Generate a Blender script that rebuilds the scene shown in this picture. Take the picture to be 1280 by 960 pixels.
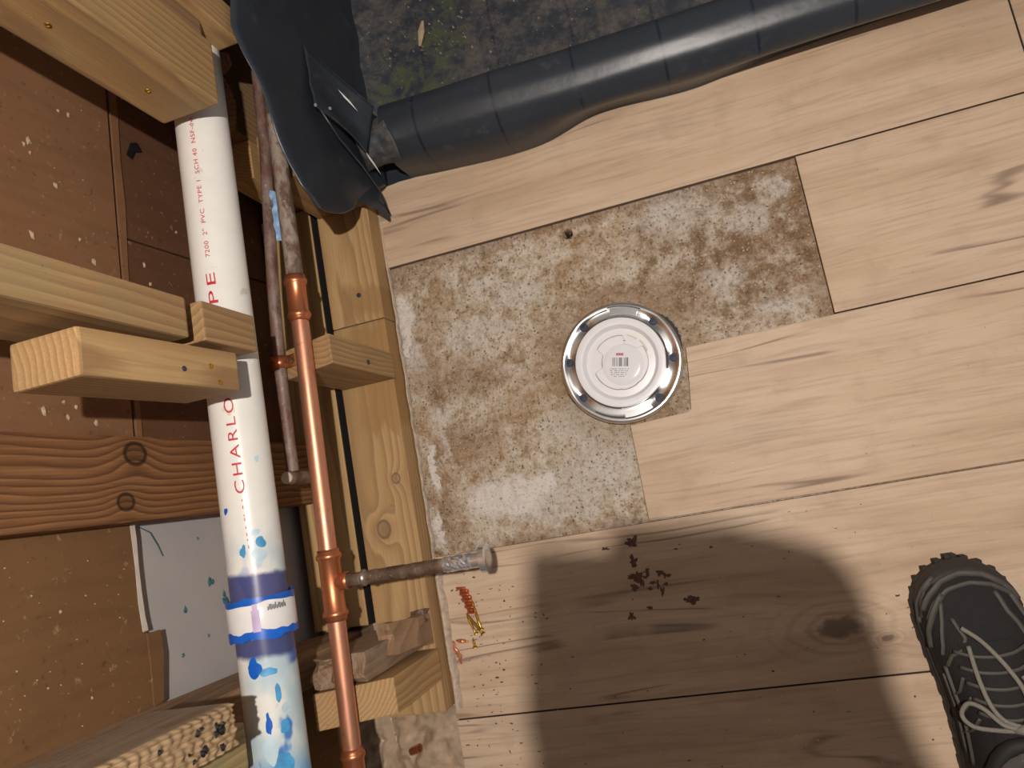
import bpy, bmesh, math, random
from mathutils import Vector, Matrix, noise as mnoise
random.seed(7)
S = bpy.context.scene
for o in list(bpy.data.objects): bpy.data.objects.remove(o)
COL = S.collection

# ---------------------------------------------------------------- camera
cam = bpy.data.cameras.new('camera'); cam.sensor_fit = 'HORIZONTAL'; cam.sensor_width = 36.0
cam.lens = 917.08 / 1280 * 36.0; cam.clip_start = 0.002; cam.clip_end = 50
co = bpy.data.objects.new('camera', cam); COL.objects.link(co)
RM = Matrix(((0.94428929, 0.21056512, 0.2529428), (-0.17645349, 0.97266305, -0.15096606), (-0.2778163, 0.09792299, 0.95563026)))
CAMPOS = Vector((0, 0, 1.05))
co.matrix_world = Matrix.Translation(CAMPOS) @ RM.to_4x4()
S.camera = co
# ---------------------------------------------------------------- world: dim room light
w = bpy.data.worlds.new('world'); S.world = w; w.use_nodes = True
w.node_tree.nodes['Background'].inputs[0].default_value = (0.98, 0.97, 0.98, 1)
w.node_tree.nodes['Background'].inputs[1].default_value = 0.17
# ---------------------------------------------------------------- head lamp worn by the photographer
ld = bpy.data.lights.new('headlamp_light', 'POINT'); ld.energy = 62; ld.color = (1.0, 0.93, 0.855); ld.shadow_soft_size = 0.010
lo = bpy.data.objects.new('headlamp_light', ld); COL.objects.link(lo); lo.location = (0.116, 0.065, 1.53)
# ---------------------------------------------------------------- view
vs = S.view_settings; vs.view_transform = 'Standard'; vs.look = 'None'; vs.gamma = 1; vs.use_curve_mapping = False; vs.exposure = 0.0

# ================================================================ helpers
def lin(c):
    return tuple(((v / 255) / 12.92 if v / 255 <= 0.04045 else ((v / 255 + 0.055) / 1.055) ** 2.4) for v in c) + (1,)

def woff(p):
    v = Vector((0, 0, 0))
    while p is not None:
        v += p.location; p = p.parent
    return v

def tag(o, label=None, cat=None, group=None, kind=None):
    if label: o['label'] = label
    if cat: o['category'] = cat
    if group: o['group'] = group
    if kind: o['kind'] = kind
    return o

def thing(name, label, cat, loc=(0, 0, 0), group=None, rotz=0):
    o = bpy.data.objects.new(name, None); COL.objects.link(o); o.location = loc; o.rotation_euler = (0, 0, rotz)
    o.empty_display_size = 0.03
    return tag(o, label, cat, group)

def part(name, geo, mat, parent=None, smooth=False, local=False, loc=None):
    V, F = geo
    V = [Vector(v) for v in V]
    me = bpy.data.meshes.new(name); o = bpy.data.objects.new(name, me); COL.objects.link(o)
    if parent is not None:
        o.parent = parent
        off = Vector((0, 0, 0)) if local else woff(parent)
    else:
        if loc is None:
            n = len(V); loc = (sum(v.x for v in V) / n, sum(v.y for v in V) / n, min(v.z for v in V))
        o.location = loc; off = Vector(loc)
    me.from_pydata([tuple(v - off) for v in V], [], F)
    me.validate(); me.update()
    if mat: me.materials.append(mat)
    if smooth:
        for p in me.polygons: p.use_smooth = True
    if smooth == 'auto':
        try: me.set_sharp_from_angle(angle=math.radians(38))
        except Exception: pass
    return o

def bm_geo(bm):
    bm.verts.ensure_lookup_table(); bm.verts.index_update()
    V = [v.co.copy() for v in bm.verts]; F = [[v.index for v in f.verts] for f in bm.faces]
    bm.free(); return V, F

def join(*gs):
    V = []; F = []
    for v, f in gs:
        n = len(V); V += list(v); F += [[i + n for i in q] for q in f]
    return V, F

def box(x0, x1, y0, y1, z0, z1, bevel=0.002, fn=None, cuts=0, seg=2):
    bm = bmesh.new(); bmesh.ops.create_cube(bm, size=1)
    for v in bm.verts:
        v.co = Vector((x0 if v.co.x < 0 else x1, y0 if v.co.y < 0 else y1, z0 if v.co.z < 0 else z1))
    if fn and not cuts:
        for v in bm.verts: v.co = Vector(fn(v.co))
    if bevel: bmesh.ops.bevel(bm, geom=bm.edges[:], offset=bevel, segments=seg, affect='EDGES', profile=0.6)
    if cuts:
        bmesh.ops.subdivide_edges(bm, edges=bm.edges[:], cuts=cuts, use_grid_fill=True)
        if fn:
            for v in bm.verts: v.co = Vector(fn(v.co))
    return bm_geo(bm)

def tube(path, r, seg=16, caps=True, squash=None):
    P = [Vector(p) for p in path]; n = len(P); R = r if isinstance(r, (list, tuple)) else [r] * n
    V = []; F = []; T = []
    for i in range(n):
        t = (P[min(i + 1, n - 1)] - P[max(i - 1, 0)]); T.append(t.normalized())
    u = T[0].orthogonal().normalized()
    if squash:
        k = Vector(squash); u = (k - T[0] * k.dot(T[0])).normalized()
    for i in range(n):
        u = (u - T[i] * u.dot(T[i])).normalized(); v = T[i].cross(u)
        for k in range(seg):
            a = 2 * math.pi * k / seg
            V.append(P[i] + (u * math.cos(a) * (0.45 if squash else 1) + v * math.sin(a)) * R[i])
    for i in range(n - 1):
        for k in range(seg):
            k2 = (k + 1) % seg
            F.append([i * seg + k, i * seg + k2, (i + 1) * seg + k2, (i + 1) * seg + k])
    if caps:
        F.append(list(range(seg))[::-1]); F.append([(n - 1) * seg + k for k in range(seg)])
    return V, F

def revolve(prof, origin, axis, seg=32, cap0=True, cap1=True):
    """prof = [(t, r)...] along axis"""
    a = Vector(axis).normalized(); u = a.orthogonal().normalized(); v = a.cross(u); o = Vector(origin)
    V = []; F = []
    for t, r in prof:
        for k in range(seg):
            th = 2 * math.pi * k / seg
            V.append(o + a * t + (u * math.cos(th) + v * math.sin(th)) * r)
    for i in range(len(prof) - 1):
        for k in range(seg):
            k2 = (k + 1) % seg
            F.append([i * seg + k, i * seg + k2, (i + 1) * seg + k2, (i + 1) * seg + k])
    n = len(prof)
    if cap0: F.append(list(range(seg))[::-1])
    if cap1: F.append([(n - 1) * seg + k for k in range(seg)])
    return V, F

def grid(fn, nu, nv):
    V = [Vector(fn(i / nu, j / nv)) for j in range(nv + 1) for i in range(nu + 1)]
    F = [[j * (nu + 1) + i, j * (nu + 1) + i + 1, (j + 1) * (nu + 1) + i + 1, (j + 1) * (nu + 1) + i] for j in range(nv) for i in range(nu)]
    return V, F

def prism(poly, z0, z1, bevel=0.0):
    """poly in XY, extruded z0..z1"""
    bm = bmesh.new(); vs_ = [bm.verts.new((p[0], p[1], z0)) for p in poly]; f = bm.faces.new(vs_)
    r = bmesh.ops.extrude_face_region(bm, geom=[f])
    for e in r['geom']:
        if isinstance(e, bmesh.types.BMVert): e.co.z = z1
    bmesh.ops.recalc_face_normals(bm, faces=bm.faces[:])
    if bevel: bmesh.ops.bevel(bm, geom=[e for e in bm.edges if abs(e.verts[0].co.z - z1) < 1e-6 and abs(e.verts[1].co.z - z1) < 1e-6], offset=bevel, segments=1, affect='EDGES')
    return bm_geo(bm)

def xf(geo, M):
    return [M @ Vector(v) for v in geo[0]], geo[1]

def nz(p, s=1.0):
    return mnoise.noise(Vector(p) * s)

def interp(tab, x):
    if x <= tab[0][0]: return tab[0][1:]
    for a, b in zip(tab, tab[1:]):
        if x <= b[0]:
            t = (x - a[0]) / (b[0] - a[0]); return tuple(p + (q - p) * t for p, q in zip(a[1:], b[1:]))
    return tab[-1][1:]

# ---------------------------------------------------------------- node helper
class G:
    def __init__(s, name):
        s.m = bpy.data.materials.new(name); s.m.use_nodes = True; s.t = s.m.node_tree; s.b = s.t.nodes['Principled BSDF']
        s.b.inputs['Roughness'].default_value = 0.7
        tc = s.t.nodes.new('ShaderNodeTexCoord'); s.obj = tc.outputs['Object']; s.x, s.y, s.z = s.sep(s.obj)
    def put(s, sock, v):
        if isinstance(v, bpy.types.NodeSocket): s.t.links.new(v, sock)
        elif v is not None: sock.default_value = v
    def sep(s, v):
        n = s.t.nodes.new('ShaderNodeSeparateXYZ'); s.put(n.inputs[0], v); return n.outputs
    def vec(s, x, y, z):
        n = s.t.nodes.new('ShaderNodeCombineXYZ')
        for i, k in enumerate((x, y, z)): s.put(n.inputs[i], k)
        return n.outputs[0]
    def m_(s, op, a, b=None, c=None):
        n = s.t.nodes.new('ShaderNodeMath'); n.operation = op
        for i, k in enumerate((a, b, c)):
            if k is not None: s.put(n.inputs[i], k)
        return n.outputs[0]
    def add(s, a, b): return s.m_('ADD', a, b)
    def sub(s, a, b): return s.m_('SUBTRACT', a, b)
    def mul(s, a, b): return s.m_('MULTIPLY', a, b)
    def noise(s, v, scale=1, detail=3, rough=0.5, col=False):
        n = s.t.nodes.new('ShaderNodeTexNoise'); s.put(n.inputs['Vector'], v)
        n.inputs['Scale'].default_value = scale; n.inputs['Detail'].default_value = detail; n.inputs['Roughness'].default_value = rough
        return n.outputs['Color' if col else 'Fac']
    def vor(s, v, scale, feature='F1', out='Distance'):
        n = s.t.nodes.new('ShaderNodeTexVoronoi'); n.feature = feature; s.put(n.inputs['Vector'], v); n.inputs['Scale'].default_value = scale
        return n.outputs[out]
    def ss(s, v, a, b, lo=0.0, hi=1.0):
        n = s.t.nodes.new('ShaderNodeMapRange'); n.interpolation_type = 'SMOOTHSTEP'; s.put(n.inputs[0], v)
        n.inputs[1].default_value = a; n.inputs[2].default_value = b; n.inputs[3].default_value = lo; n.inputs[4].default_value = hi
        return n.outputs[0]
    def ramp(s, v, stops):
        n = s.t.nodes.new('ShaderNodeValToRGB'); s.put(n.inputs[0], v); e = n.color_ramp.elements
        while len(e) < len(stops): e.new(0.5)
        for k, (p, c) in enumerate(stops): e[k].position = p; e[k].color = c
        return n.outputs[0]
    def mix(s, f, a, b, mode='MIX'):
        n = s.t.nodes.new('ShaderNodeMix'); n.data_type = 'RGBA'; n.blend_type = mode
        s.put(n.inputs[0], f); s.put(n.inputs[6], a); s.put(n.inputs[7], b); return n.outputs[2]
    def blob(s, x, y, pts, soft=0.35):
        """union of soft elliptical blobs, pts=(x,y,rx,ry)"""
        out = None
        for (px, py, rx, ry) in pts:
            d = s.m_('SQRT', s.add(s.m_('POWER', s.mul(s.sub(x, px), 1 / rx), 2.0), s.m_('POWER', s.mul(s.sub(y, py), 1 / ry), 2.0)))
            k = s.ss(d, 1 - soft, 1 + soft, 1.0, 0.0)
            out = k if out is None else s.m_('MAXIMUM', out, k)
        return out
    def rand(s):
        n = s.t.nodes.new('ShaderNodeObjectInfo'); return n.outputs['Random']
    def bump(s, h, strength=0.3, dist=0.002):
        n = s.t.nodes.new('ShaderNodeBump'); n.inputs['Strength'].default_value = strength; n.inputs['Distance'].default_value = dist
        s.put(n.inputs['Height'], h); s.t.links.new(n.outputs[0], s.b.inputs['Normal'])
    def out(s, col, rough=None, metal=None, spec=None):
        s.put(s.b.inputs['Base Color'], col)
        if rough is not None: s.put(s.b.inputs['Roughness'], rough)
        if metal is not None: s.put(s.b.inputs['Metallic'], metal)
        if spec is not None: s.put(s.b.inputs['Specular IOR Level'], spec)
        return s.m

def plain(name, rgb, rough=0.6, metal=0.0, var=0.12, scale=60, bump=0.0):
    g = G(name); n = g.noise(g.obj, scale, 4)
    c = g.mix(n, lin(tuple(max(0, v * (1 - var)) for v in rgb)), lin(tuple(min(255, v * (1 + var)) for v in rgb)))
    if bump: g.bump(n, bump, 0.001)
    return g.out(c, rough, metal)

WSEED = [0]
def wood(name, axis='z', light=(206, 170, 112), mid=(182, 140, 82), dark=(128, 88, 46), freq=130, pith=(0.06, 0.04), wob=0.012,
         knots=(), kaxis=0, stain=None, rough=0.72, green=0.0, weather=0.0, bump=0.25, des=0.24):
    """growth rings around a pith line parallel to the grain axis; knots=(u, v, r) on the face whose across-axis is kaxis"""
    WSEED[0] += 1; sd = WSEED[0] * 3.17
    g = G(name); ax = {'x': (g.x, g.y, g.z), 'y': (g.y, g.x, g.z), 'z': (g.z, g.x, g.y)}[axis]
    u, a, b = ax
    base = g.vec(g.add(g.mul(u, 3.0), sd), g.mul(a, 14.0), g.mul(b, 14.0))
    n1 = g.noise(base, 1.0, 2, 0.5)
    n2 = g.noise(g.vec(g.add(g.mul(u, 9.0), sd), g.mul(a, 40.0), g.mul(b, 40.0)), 1.0, 2)
    r = g.m_('SQRT', g.add(g.m_('POWER', g.sub(a, pith[0]), 2.0), g.m_('POWER', g.sub(b, pith[1]), 2.0)))
    r = g.add(r, g.mul(g.sub(n1, 0.5), wob * 2)); r = g.add(r, g.mul(g.sub(n2, 0.5), 0.004))
    kd = None
    for (ku, kv, kr) in knots:
        v = a if kaxis == 0 else b
        d2 = g.add(g.m_('POWER', g.mul(g.sub(u, ku), 1 / (kr * 1.25)), 2.0), g.m_('POWER', g.mul(g.sub(v, kv), 1 / kr), 2.0))
        e = g.m_('EXPONENT', g.mul(d2, -0.22))
        r = g.add(r, g.mul(e, kr * 1.1))
        k = g.m_('MAXIMUM', g.mul(g.ss(d2, 0.45, 0.8), g.ss(d2, 1.1, 1.7, 1.0, 0.0)), g.ss(d2, 0.7, 1.1, 0.45, 0.0)); kd = k if kd is None else g.m_('MAXIMUM', kd, k)
    ph = g.m_('FRACT', g.mul(r, freq))
    c = g.ramp(ph, [(0.0, lin(light)), (0.45, lin(mid)), (0.86, lin(dark)), (1.0, lin(light))])
    c = g.mix(0.35, c, lin(mid))
    fib = g.noise(g.vec(g.mul(u, 12.0), g.mul(a, 500.0), g.mul(b, 500.0)), 1.0, 2)
    c = g.mix(g.ss(fib, 0.35, 0.75, 0.0, 0.35), c, lin(dark))
    big = g.noise(g.vec(g.mul(u, 6), g.mul(a, 9), g.mul(b, 9)), 1.0, 3)
    c = g.mix(g.ss(big, 0.35, 0.75, 0.0, 0.45), c, lin(tuple(v * 0.74 for v in mid)))
    if green: c = g.mix(g.mul(g.ss(g.noise(g.obj, 14, 3), 0.42, 0.7), green), c, lin((120, 128, 84)))
    if weather: c = g.mix(g.mul(g.ss(g.noise(g.obj, 45, 5, 0.65), 0.38, 0.62), weather), c, lin((146, 132, 118)))
    if kd is not None:
        c = g.mix(g.mul(kd, 0.85), c, lin(tuple(v * 0.62 for v in dark)))
    if stain:
        lo_, hi_, sc = stain
        yy = g.add(g.y, g.mul(g.sub(g.noise(g.vec(g.mul(g.x, 60), g.mul(g.y, 12), 0), 1, 3), 0.5), 0.07))
        mask = g.mul(g.ss(yy, lo_, lo_ + 0.015), g.ss(yy, hi_ - 0.015, hi_, 1.0, 0.0))
        mask = g.mul(mask, g.ss(g.add(g.x, g.mul(g.sub(g.noise(g.obj, 30, 2), .5), .04)), -0.03, 0.005))
        c = g.mix(g.mul(mask, 0.75), c, lin(sc))
    c = g.mix(des, c, lin((190, 164, 134)))
    dirt = g.noise(g.obj, 170, 4, 0.7)
    c = g.mix(g.ss(dirt, 0.66, 0.74, 0.0, 0.5), c, lin(tuple(v * 0.5 for v in dark)))
    g.bump(g.add(g.mul(ph, 0.6), fib), bump, 0.001)
    return g.out(c, rough, None, 0.3)

# ================================================================ materials
def tile_mat(name, knots=()):
    g = G(name); rnd = g.rand(); off = g.mul(rnd, 37.0)
    u, v = g.x, g.y
    warp = g.noise(g.vec(g.add(g.mul(u, 1.6), off), g.mul(v, 6), off), 1, 3)
    vv = g.add(v, g.mul(g.sub(warp, 0.5), 0.035)); kd = None; kr_ = None
    for (ku, kv, kr) in knots:
        du = g.mul(g.sub(u, ku), 1 / (kr * 2.0)); dv = g.mul(g.sub(v, kv), 1 / kr)
        d2 = g.add(g.m_('POWER', du, 2.0), g.m_('POWER', dv, 2.0))
        e = g.m_('EXPONENT', g.mul(d2, -0.16)); vv = g.add(vv, g.mul(g.mul(e, dv), kr * 0.9))
        k = g.ss(g.add(d2, g.mul(g.sub(g.noise(g.obj, 90, 3), .5), 1.2)), 0.25, 1.15, 1.0, 0.0); kd = k if kd is None else g.m_('MAXIMUM', kd, k)
        rr = g.mul(g.m_('EXPONENT', g.mul(d2, -0.18)), g.ss(g.m_('SINE', g.mul(g.m_('SQRT', g.add(d2, g.mul(g.noise(g.vec(g.mul(u, 20), g.mul(v, 60), 2), 1, 2), 2.0))), 9.0)), 0.0, 1.0))
        kr_ = rr if kr_ is None else g.m_('MAXIMUM', kr_, rr)
    a = g.noise(g.vec(g.add(g.mul(u, 3.0), off), g.mul(vv, 26), off), 1, 4, 0.55)
    c = g.ramp(a, [(0.25, lin((186, 158, 130))), (0.45, lin((206, 178, 150))), (0.6, lin((213, 187, 160))), (0.8, lin((192, 166, 142)))])
    fine = g.noise(g.vec(g.add(g.mul(u, 10.0), off), g.mul(vv, 210), off), 1, 3, 0.6)
    c = g.mix(g.ss(fine, 0.45, 0.75, 0.0, 0.4), c, lin((160, 132, 106)))
    # thin dark mineral streaks along the grain
    s1 = g.noise(g.vec(g.add(g.mul(u, 0.9), off), g.mul(vv, 15), g.add(off, 5.0)), 1, 2.5, 0.5)
    ln = g.ss(g.m_('ABSOLUTE', g.sub(s1, 0.53)), 0.0, 0.016, 1.0, 0.0)
    msk = g.ss(g.noise(g.vec(g.add(g.mul(u, 5.0), off), g.mul(v, 9), g.add(off, 9.0)), 1, 3), 0.47, 0.62)
    c = g.mix(g.mul(g.mul(ln, msk), 0.75), c, lin((120, 98, 82)))
    gs = g.ss(g.noise(g.vec(g.add(g.mul(u, 2.2), off), g.mul(vv, 11), g.add(off, 19.0)), 1, 3), 0.54, 0.72)
    c = g.mix(g.mul(gs, 0.32), c, lin((164, 140, 120)))
    if kd is not None:
        c = g.mix(g.mul(kr_, 0.4), c, lin((128, 100, 78)))
        c = g.mix(g.mul(kd, 0.75), c, lin((96, 78, 66)))
    sp = g.noise(g.obj, 130, 3, 0.6)
    c = g.mix(g.ss(sp, 0.70, 0.76, 0.0, 0.6), c, lin((92, 70, 52)))
    sm = g.noise(g.obj, 16, 4, 0.6)
    c = g.mix(g.ss(sm, 0.5, 0.75, 0.0, 0.35), c, lin((168, 142, 116)))
    g.bump(g.add(fine, g.mul(a, 0.5)), 0.12, 0.0006)
    return g.out(c, g.ss(fine, 0.2, 0.8, 0.5, 0.62), None, 0.3)

def concrete_mat():
    g = G('rough_old_thinset_concrete')
    n1 = g.noise(g.obj, 11, 6, 0.62); n2 = g.noise(g.obj, 46, 9, 0.72); n3 = g.noise(g.vec(g.mul(g.x, 150), g.mul(g.y, 110), 0), 1, 4, 0.65)
    cell = g.vor(g.vec(g.x, g.y, 0), 190); cellc = g.vor(g.vec(g.x, g.y, 0), 190, 'F1', 'Color')
    c = g.ramp(n2, [(0.30, lin((112, 88, 64))), (0.42, lin((176, 152, 124))), (0.50, lin((206, 188, 166))), (0.60, lin((224, 212, 198))), (0.72, lin((184, 156, 122)))])
    c = g.mix(g.ss(n1, 0.44, 0.64, 0.0, 0.5), c, lin((168, 130, 90)))
    c = g.mix(g.ss(n3, 0.54, 0.70, 0.0, 0.6), c, lin((108, 84, 62)))
    c = g.mix(g.ss(n3, 0.44, 0.30, 0.0, 0.6), c, lin((206, 188, 160)))
    pm = g.mul(g.ss(cell, 0.16, 0.30, 1.0, 0.0), g.ss(g.sep(cellc)[0], 0.55, 0.62))
    c = g.mix(g.mul(pm, 0.7), c, g.mix(g.sep(cellc)[1], lin((224, 200, 160)), lin((120, 100, 84))))
    dx = g.add(g.x, g.mul(g.sub(g.noise(g.obj, 32, 5, 0.65), 0.5), 0.075)); dy = g.add(g.y, g.mul(g.sub(g.noise(g.vec(g.x, g.y, 3.0), 32, 5, 0.65), 0.5), 0.075))
    # dark glue and wet zones; borders also carry painted shade of the tile edges
    dk = g.blob(dx, dy, [(-.433, .372, .05, .02), (-.41, .2, .02, .06), (-.09, .262, .09, .02), (-.185, .19, .03, .07), (-.02, .235, .05, .035), (.166, .26, .012, .12), (-.345, .19, .05, .035), (-.42, -.005, .025, .05), (-.25, -.066, .11, .014), (-.37, .10, .05, .03), (.08, .29, .03, .03)], 0.6)
    edge = g.m_('MAXIMUM', g.ss(dx, 0.150, 0.172), g.ss(dy, 0.372, 0.386)); dk = g.m_('MAXIMUM', dk, edge)
    c = g.mix(g.mul(dk, 0.52), c, g.mix(n2, lin((98, 70, 46)), lin((168, 128, 86))))
    brown_shadow = g.blob(dx, dy, [(.09, .29, .10, .11), (.0, .33, .06, .05)], 0.5); c = g.mix(g.mul(brown_shadow, g.ss(n2, .62, .42, .15, .6)), c, lin((116, 88, 62)))  # brownish shadow painted over the upper right of the patch
    # pale powdery thinset patches: thin speckled skim, then a few clean smooth ones
    wh = g.blob(dx, dy, [(-.255, -.02, .05, .03), (-.21, .0, .04, .05), (-.436, .25, .02, .03), (-.407, .138, .02, .02), (-.405, .105, .008, .035), (-.302, .335, .022, .012), (.142, .359, .02, .02), (.103, .325, .02, .02), (.052, .247, .026, .022), (.116, .195, .03, .016), (-.165, .02, .05, .05), (-.2, .09, .05, .025), (.0, .36, .05, .03), (-.32, .26, .05, .02), (-.25, .30, .04, .02)], 0.55)
    c = g.mix(g.mul(wh, g.ss(n3, 0.66, 0.44, 0.30, 0.85)), c, g.mix(n2, lin((204, 192, 178)), lin((222, 214, 206))))
    dx2 = g.add(g.x, g.mul(g.sub(g.noise(g.obj, 55, 5, 0.6), 0.5), 0.034)); dy2 = g.add(g.y, g.mul(g.sub(g.noise(g.vec(g.x, g.y, 7.0), 55, 5, 0.6), 0.5), 0.034))
    wc_ = g.blob(dx2, dy2, [(-.345, .004, .032, .027), (-.305, .000, .040, .032), (-.262, .012, .025, .018), (-.428, .062, .0085, .042), (-.434, -.026, .0095, .026), (-.436, .305, .016, .040), (-.439, .262, .009, .022)], 0.32)
    c = g.mix(g.mul(wc_, g.ss(n2, 0.66, 0.48, 0.40, 0.92)), c, g.mix(n1, lin((214, 203, 194)), lin((228, 220, 212))))
    wt = g.blob(dx, dy, [(-.115, .16, .118, .105), (-.075, .11, .05, .07)], 0.35)
    c = g.mix(g.mul(wt, 0.5), c, g.mix(n2, lin((126, 98, 70)), lin((186, 158, 126))))
    hole_shade = g.blob(g.add(g.x, g.mul(g.sub(n3, .5), .004)), g.add(g.y, g.mul(g.sub(n2, .5), .004)), [(-.153, .373, .0066, .0072)], 0.25); c = g.mix(hole_shade, c, lin((34, 26, 20)))  # shade inside the small hole, painted into the colour
    n4 = g.noise(g.obj, 260, 3, .6); c = g.mix(g.ss(n4, .56, .68, 0, .45), c, lin((96, 74, 54))); c = g.mix(g.ss(n4, .42, .3, 0, .4), c, lin((214, 200, 178)))
    cw_ = g.vec(g.add(g.x, g.mul(g.sub(n2, .5), .006)), g.add(g.y, g.mul(g.sub(n3, .5), .004)), 0)
    pd = g.vor(cw_, 230); pc = g.sep(g.vor(cw_, 230, 'F1', 'Color'))
    pk = g.mul(g.mul(g.ss(pd, 0.26, 0.36, 1.0, 0.0), g.ss(pc[0], 0.66, 0.70)), g.sub(1.0, g.mul(wc_, 0.8)))
    c = g.mix(g.mul(pk, 0.75), c, g.ramp(pc[1], [(0.0, lin((84, 70, 60))), (0.3, lin((150, 122, 94))), (0.6, lin((222, 202, 172))), (1.0, lin((230, 214, 190)))]))
    h = g.add(g.add(g.mul(n3, 0.9), g.mul(n2, 1.1)), g.add(g.mul(pk, 0.7), g.mul(n4, 0.4)))
    h = g.mul(h, g.sub(1.0, g.mul(wc_, 0.7)))
    g.bump(h, 0.85, 0.0042)
    return g.out(c, 0.85, None, 0.25)

def liner_mat(name, dirt=False, world_lines=True):
    g = G(name); n = g.noise(g.obj, 9, 4)
    c = g.mix(n, lin((40, 44, 51)), lin((54, 59, 67)))
    ln = g.m_('ABSOLUTE', g.sub(g.m_('FRACT', g.add(g.mul(g.x, 8.3), 0.2)), 0.5))
    c = g.mix(g.ss(ln, 0.012, 0.02, 0.75, 0.0), c, lin((22, 26, 44)))
    rough = 0.36
    if dirt:
        d = g.noise(g.obj, 34, 8, 0.78); d2 = g.noise(g.obj, 7, 4)
        c = g.mix(g.mul(g.ss(d, 0.40, 0.66), 0.6), c, lin((112, 102, 92)))
        gb = g.blob(g.add(g.x, g.mul(g.sub(d, .5), .06)), g.add(g.y, g.mul(g.sub(d2, .5), .1)), [(-.33, .69, .05, .04), (-.265, .78, .04, .03), (-.38, .67, .04, .025), (-.29, .73, .05, .03)], 0.6)
        c = g.mix(g.mul(gb, g.ss(d, 0.45, 0.6, 0.0, 0.8)), c, lin((66, 80, 42)))
        sp = g.noise(g.obj, 120, 3, 0.7); c = g.mix(g.ss(sp, 0.66, 0.72, 0.0, 0.8), c, lin((170, 158, 140)))
        rough = g.ss(d, 0.3, 0.6, 0.38, 0.75)
    else:
        d = g.noise(g.obj, 30, 5, 0.7)
        c = g.mix(g.ss(d, 0.56, 0.75, 0.0, 0.5), c, lin((84, 84, 78)))
    g.bump(g.noise(g.obj, 40, 3), 0.12, 0.004)
    return g.out(c, rough, None, 0.5)

def panel_mat(name, a, b, seed):
    g = G(name); p = g.vec(g.add(g.y, seed), g.z, g.x)
    n = g.noise(p, 9, 5, 0.6); f = g.noise(p, 90, 4, 0.7); k = g.noise(g.vec(g.mul(g.y, 60), g.mul(g.z, 9), seed), 1, 3)
    c = g.mix(n, lin(a), lin(b)); c = g.mix(g.ss(k, .45, .7, 0, .25), c, lin(tuple(v * 0.72 for v in a)))
    c = g.mix(g.ss(f, 0.62, 0.70, 0.0, 0.6), c, lin((166, 140, 112)))
    c = g.mix(g.ss(f, 0.38, 0.30, 0.0, 0.5), c, lin(tuple(v * 0.55 for v in a)))
    g.bump(f, 0.2, 0.001); return g.out(c, 0.9, None, 0.15)

def pvc_mat():
    g = G('white_pipe_plastic_with_primer_smears'); y = g.y
    c = g.mix(g.noise(g.obj, 40, 4), lin((226, 222, 214)), lin((240, 238, 232)))
    sm = g.noise(g.vec(g.mul(g.x, 1.0), g.mul(g.y, .8), g.z), 38, 4, 0.6)
    c = g.mix(g.ss(sm, 0.66, 0.74, 0.0, 0.45), c, lin((176, 164, 144)))
    n = g.noise(g.obj, 24, 4, 0.55); nn = g.noise(g.vec(g.x, g.mul(g.y, .7), g.z), 16, 3, 0.5); big = g.noise(g.vec(g.x, g.y, g.add(g.z, 4.0)), 11, 2)
    yw = g.add(y, g.mul(g.sub(n, 0.5), 0.02))
    # pale blue wash around and below the coupling
    wash = g.mul(g.ss(y, 0.03, -0.03), g.ss(nn, 0.44, 0.60))
    c = g.mix(g.mul(wash, 0.75), c, lin((166, 196, 208)))
    bl = g.mul(g.ss(yw, 0.028, -0.10), g.ss(g.noise(g.vec(g.x, g.mul(g.y, .6), g.add(g.z, 9.3)), 26, 3, 0.5), 0.60, 0.66))
    c = g.mix(g.mul(bl, 0.9), c, lin((40, 112, 190)))
    lo_ = g.mul(g.ss(yw, -0.21, -0.235), g.ss(big, 0.42, 0.55)); c = g.mix(g.mul(lo_, 0.8), c, lin((60, 150, 206)))
    # purple primer bands either side of the coupling
    b1 = g.mul(g.ss(yw, -0.064, -0.058), g.ss(yw, -0.028, -0.034)); b2 = g.mul(g.ss(yw, -0.118, -0.110), g.ss(yw, -0.078, -0.082))
    pb = g.m_('MAXIMUM', b1, b2)
    c = g.mix(g.mul(pb, 0.94), c, g.mix(n, lin((46, 62, 128)), lin((66, 62, 110))))
    ce = g.mul(g.ss(yw, -0.129, -0.122), g.ss(yw, -0.108, -0.114)); c = g.mix(g.mul(g.mul(ce, g.ss(big, .45, .55)), 0.9), c, lin((22, 84, 172)))
    return g.out(c, 0.32, None, 0.4)

def copper_mat(name, a=(200, 120, 84), b=(168, 92, 62), rough=0.3, dirt=0.3):
    g = G(name); n = g.noise(g.vec(g.mul(g.x, 3), g.y, g.mul(g.z, 3)), 22, 5, 0.65); c = g.mix(n, lin(a), lin(b))
    d = g.noise(g.obj, 120, 4, 0.7); c = g.mix(g.ss(d, 0.6, 0.72, 0.0, dirt), c, lin((70, 36, 24)))
    return g.out(c, g.ss(n, 0.3, 0.7, rough, rough + 0.14), 0.8)

def old_pipe_mat(name, cols, metal=0.15, rough=0.6, scale=30):
    g = G(name); n = g.noise(g.vec(g.mul(g.x, 1.4), g.mul(g.y, .7), g.mul(g.z, 1.4)), scale, 5, 0.65)
    k = len(cols); c = g.ramp(n, [(0.3 + 0.4 * i / (k - 1), lin(q)) for i, q in enumerate(cols)])
    f = g.noise(g.obj, 140, 4, .7); c = g.mix(g.ss(f, 0.62, 0.72, 0, .7), c, lin((196, 184, 168)))
    c = g.mix(g.ss(f, 0.4, 0.3, 0, .6), c, lin((52, 34, 28)))
    g.bump(n, 0.5, 0.001); return g.out(c, rough, metal)

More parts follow.
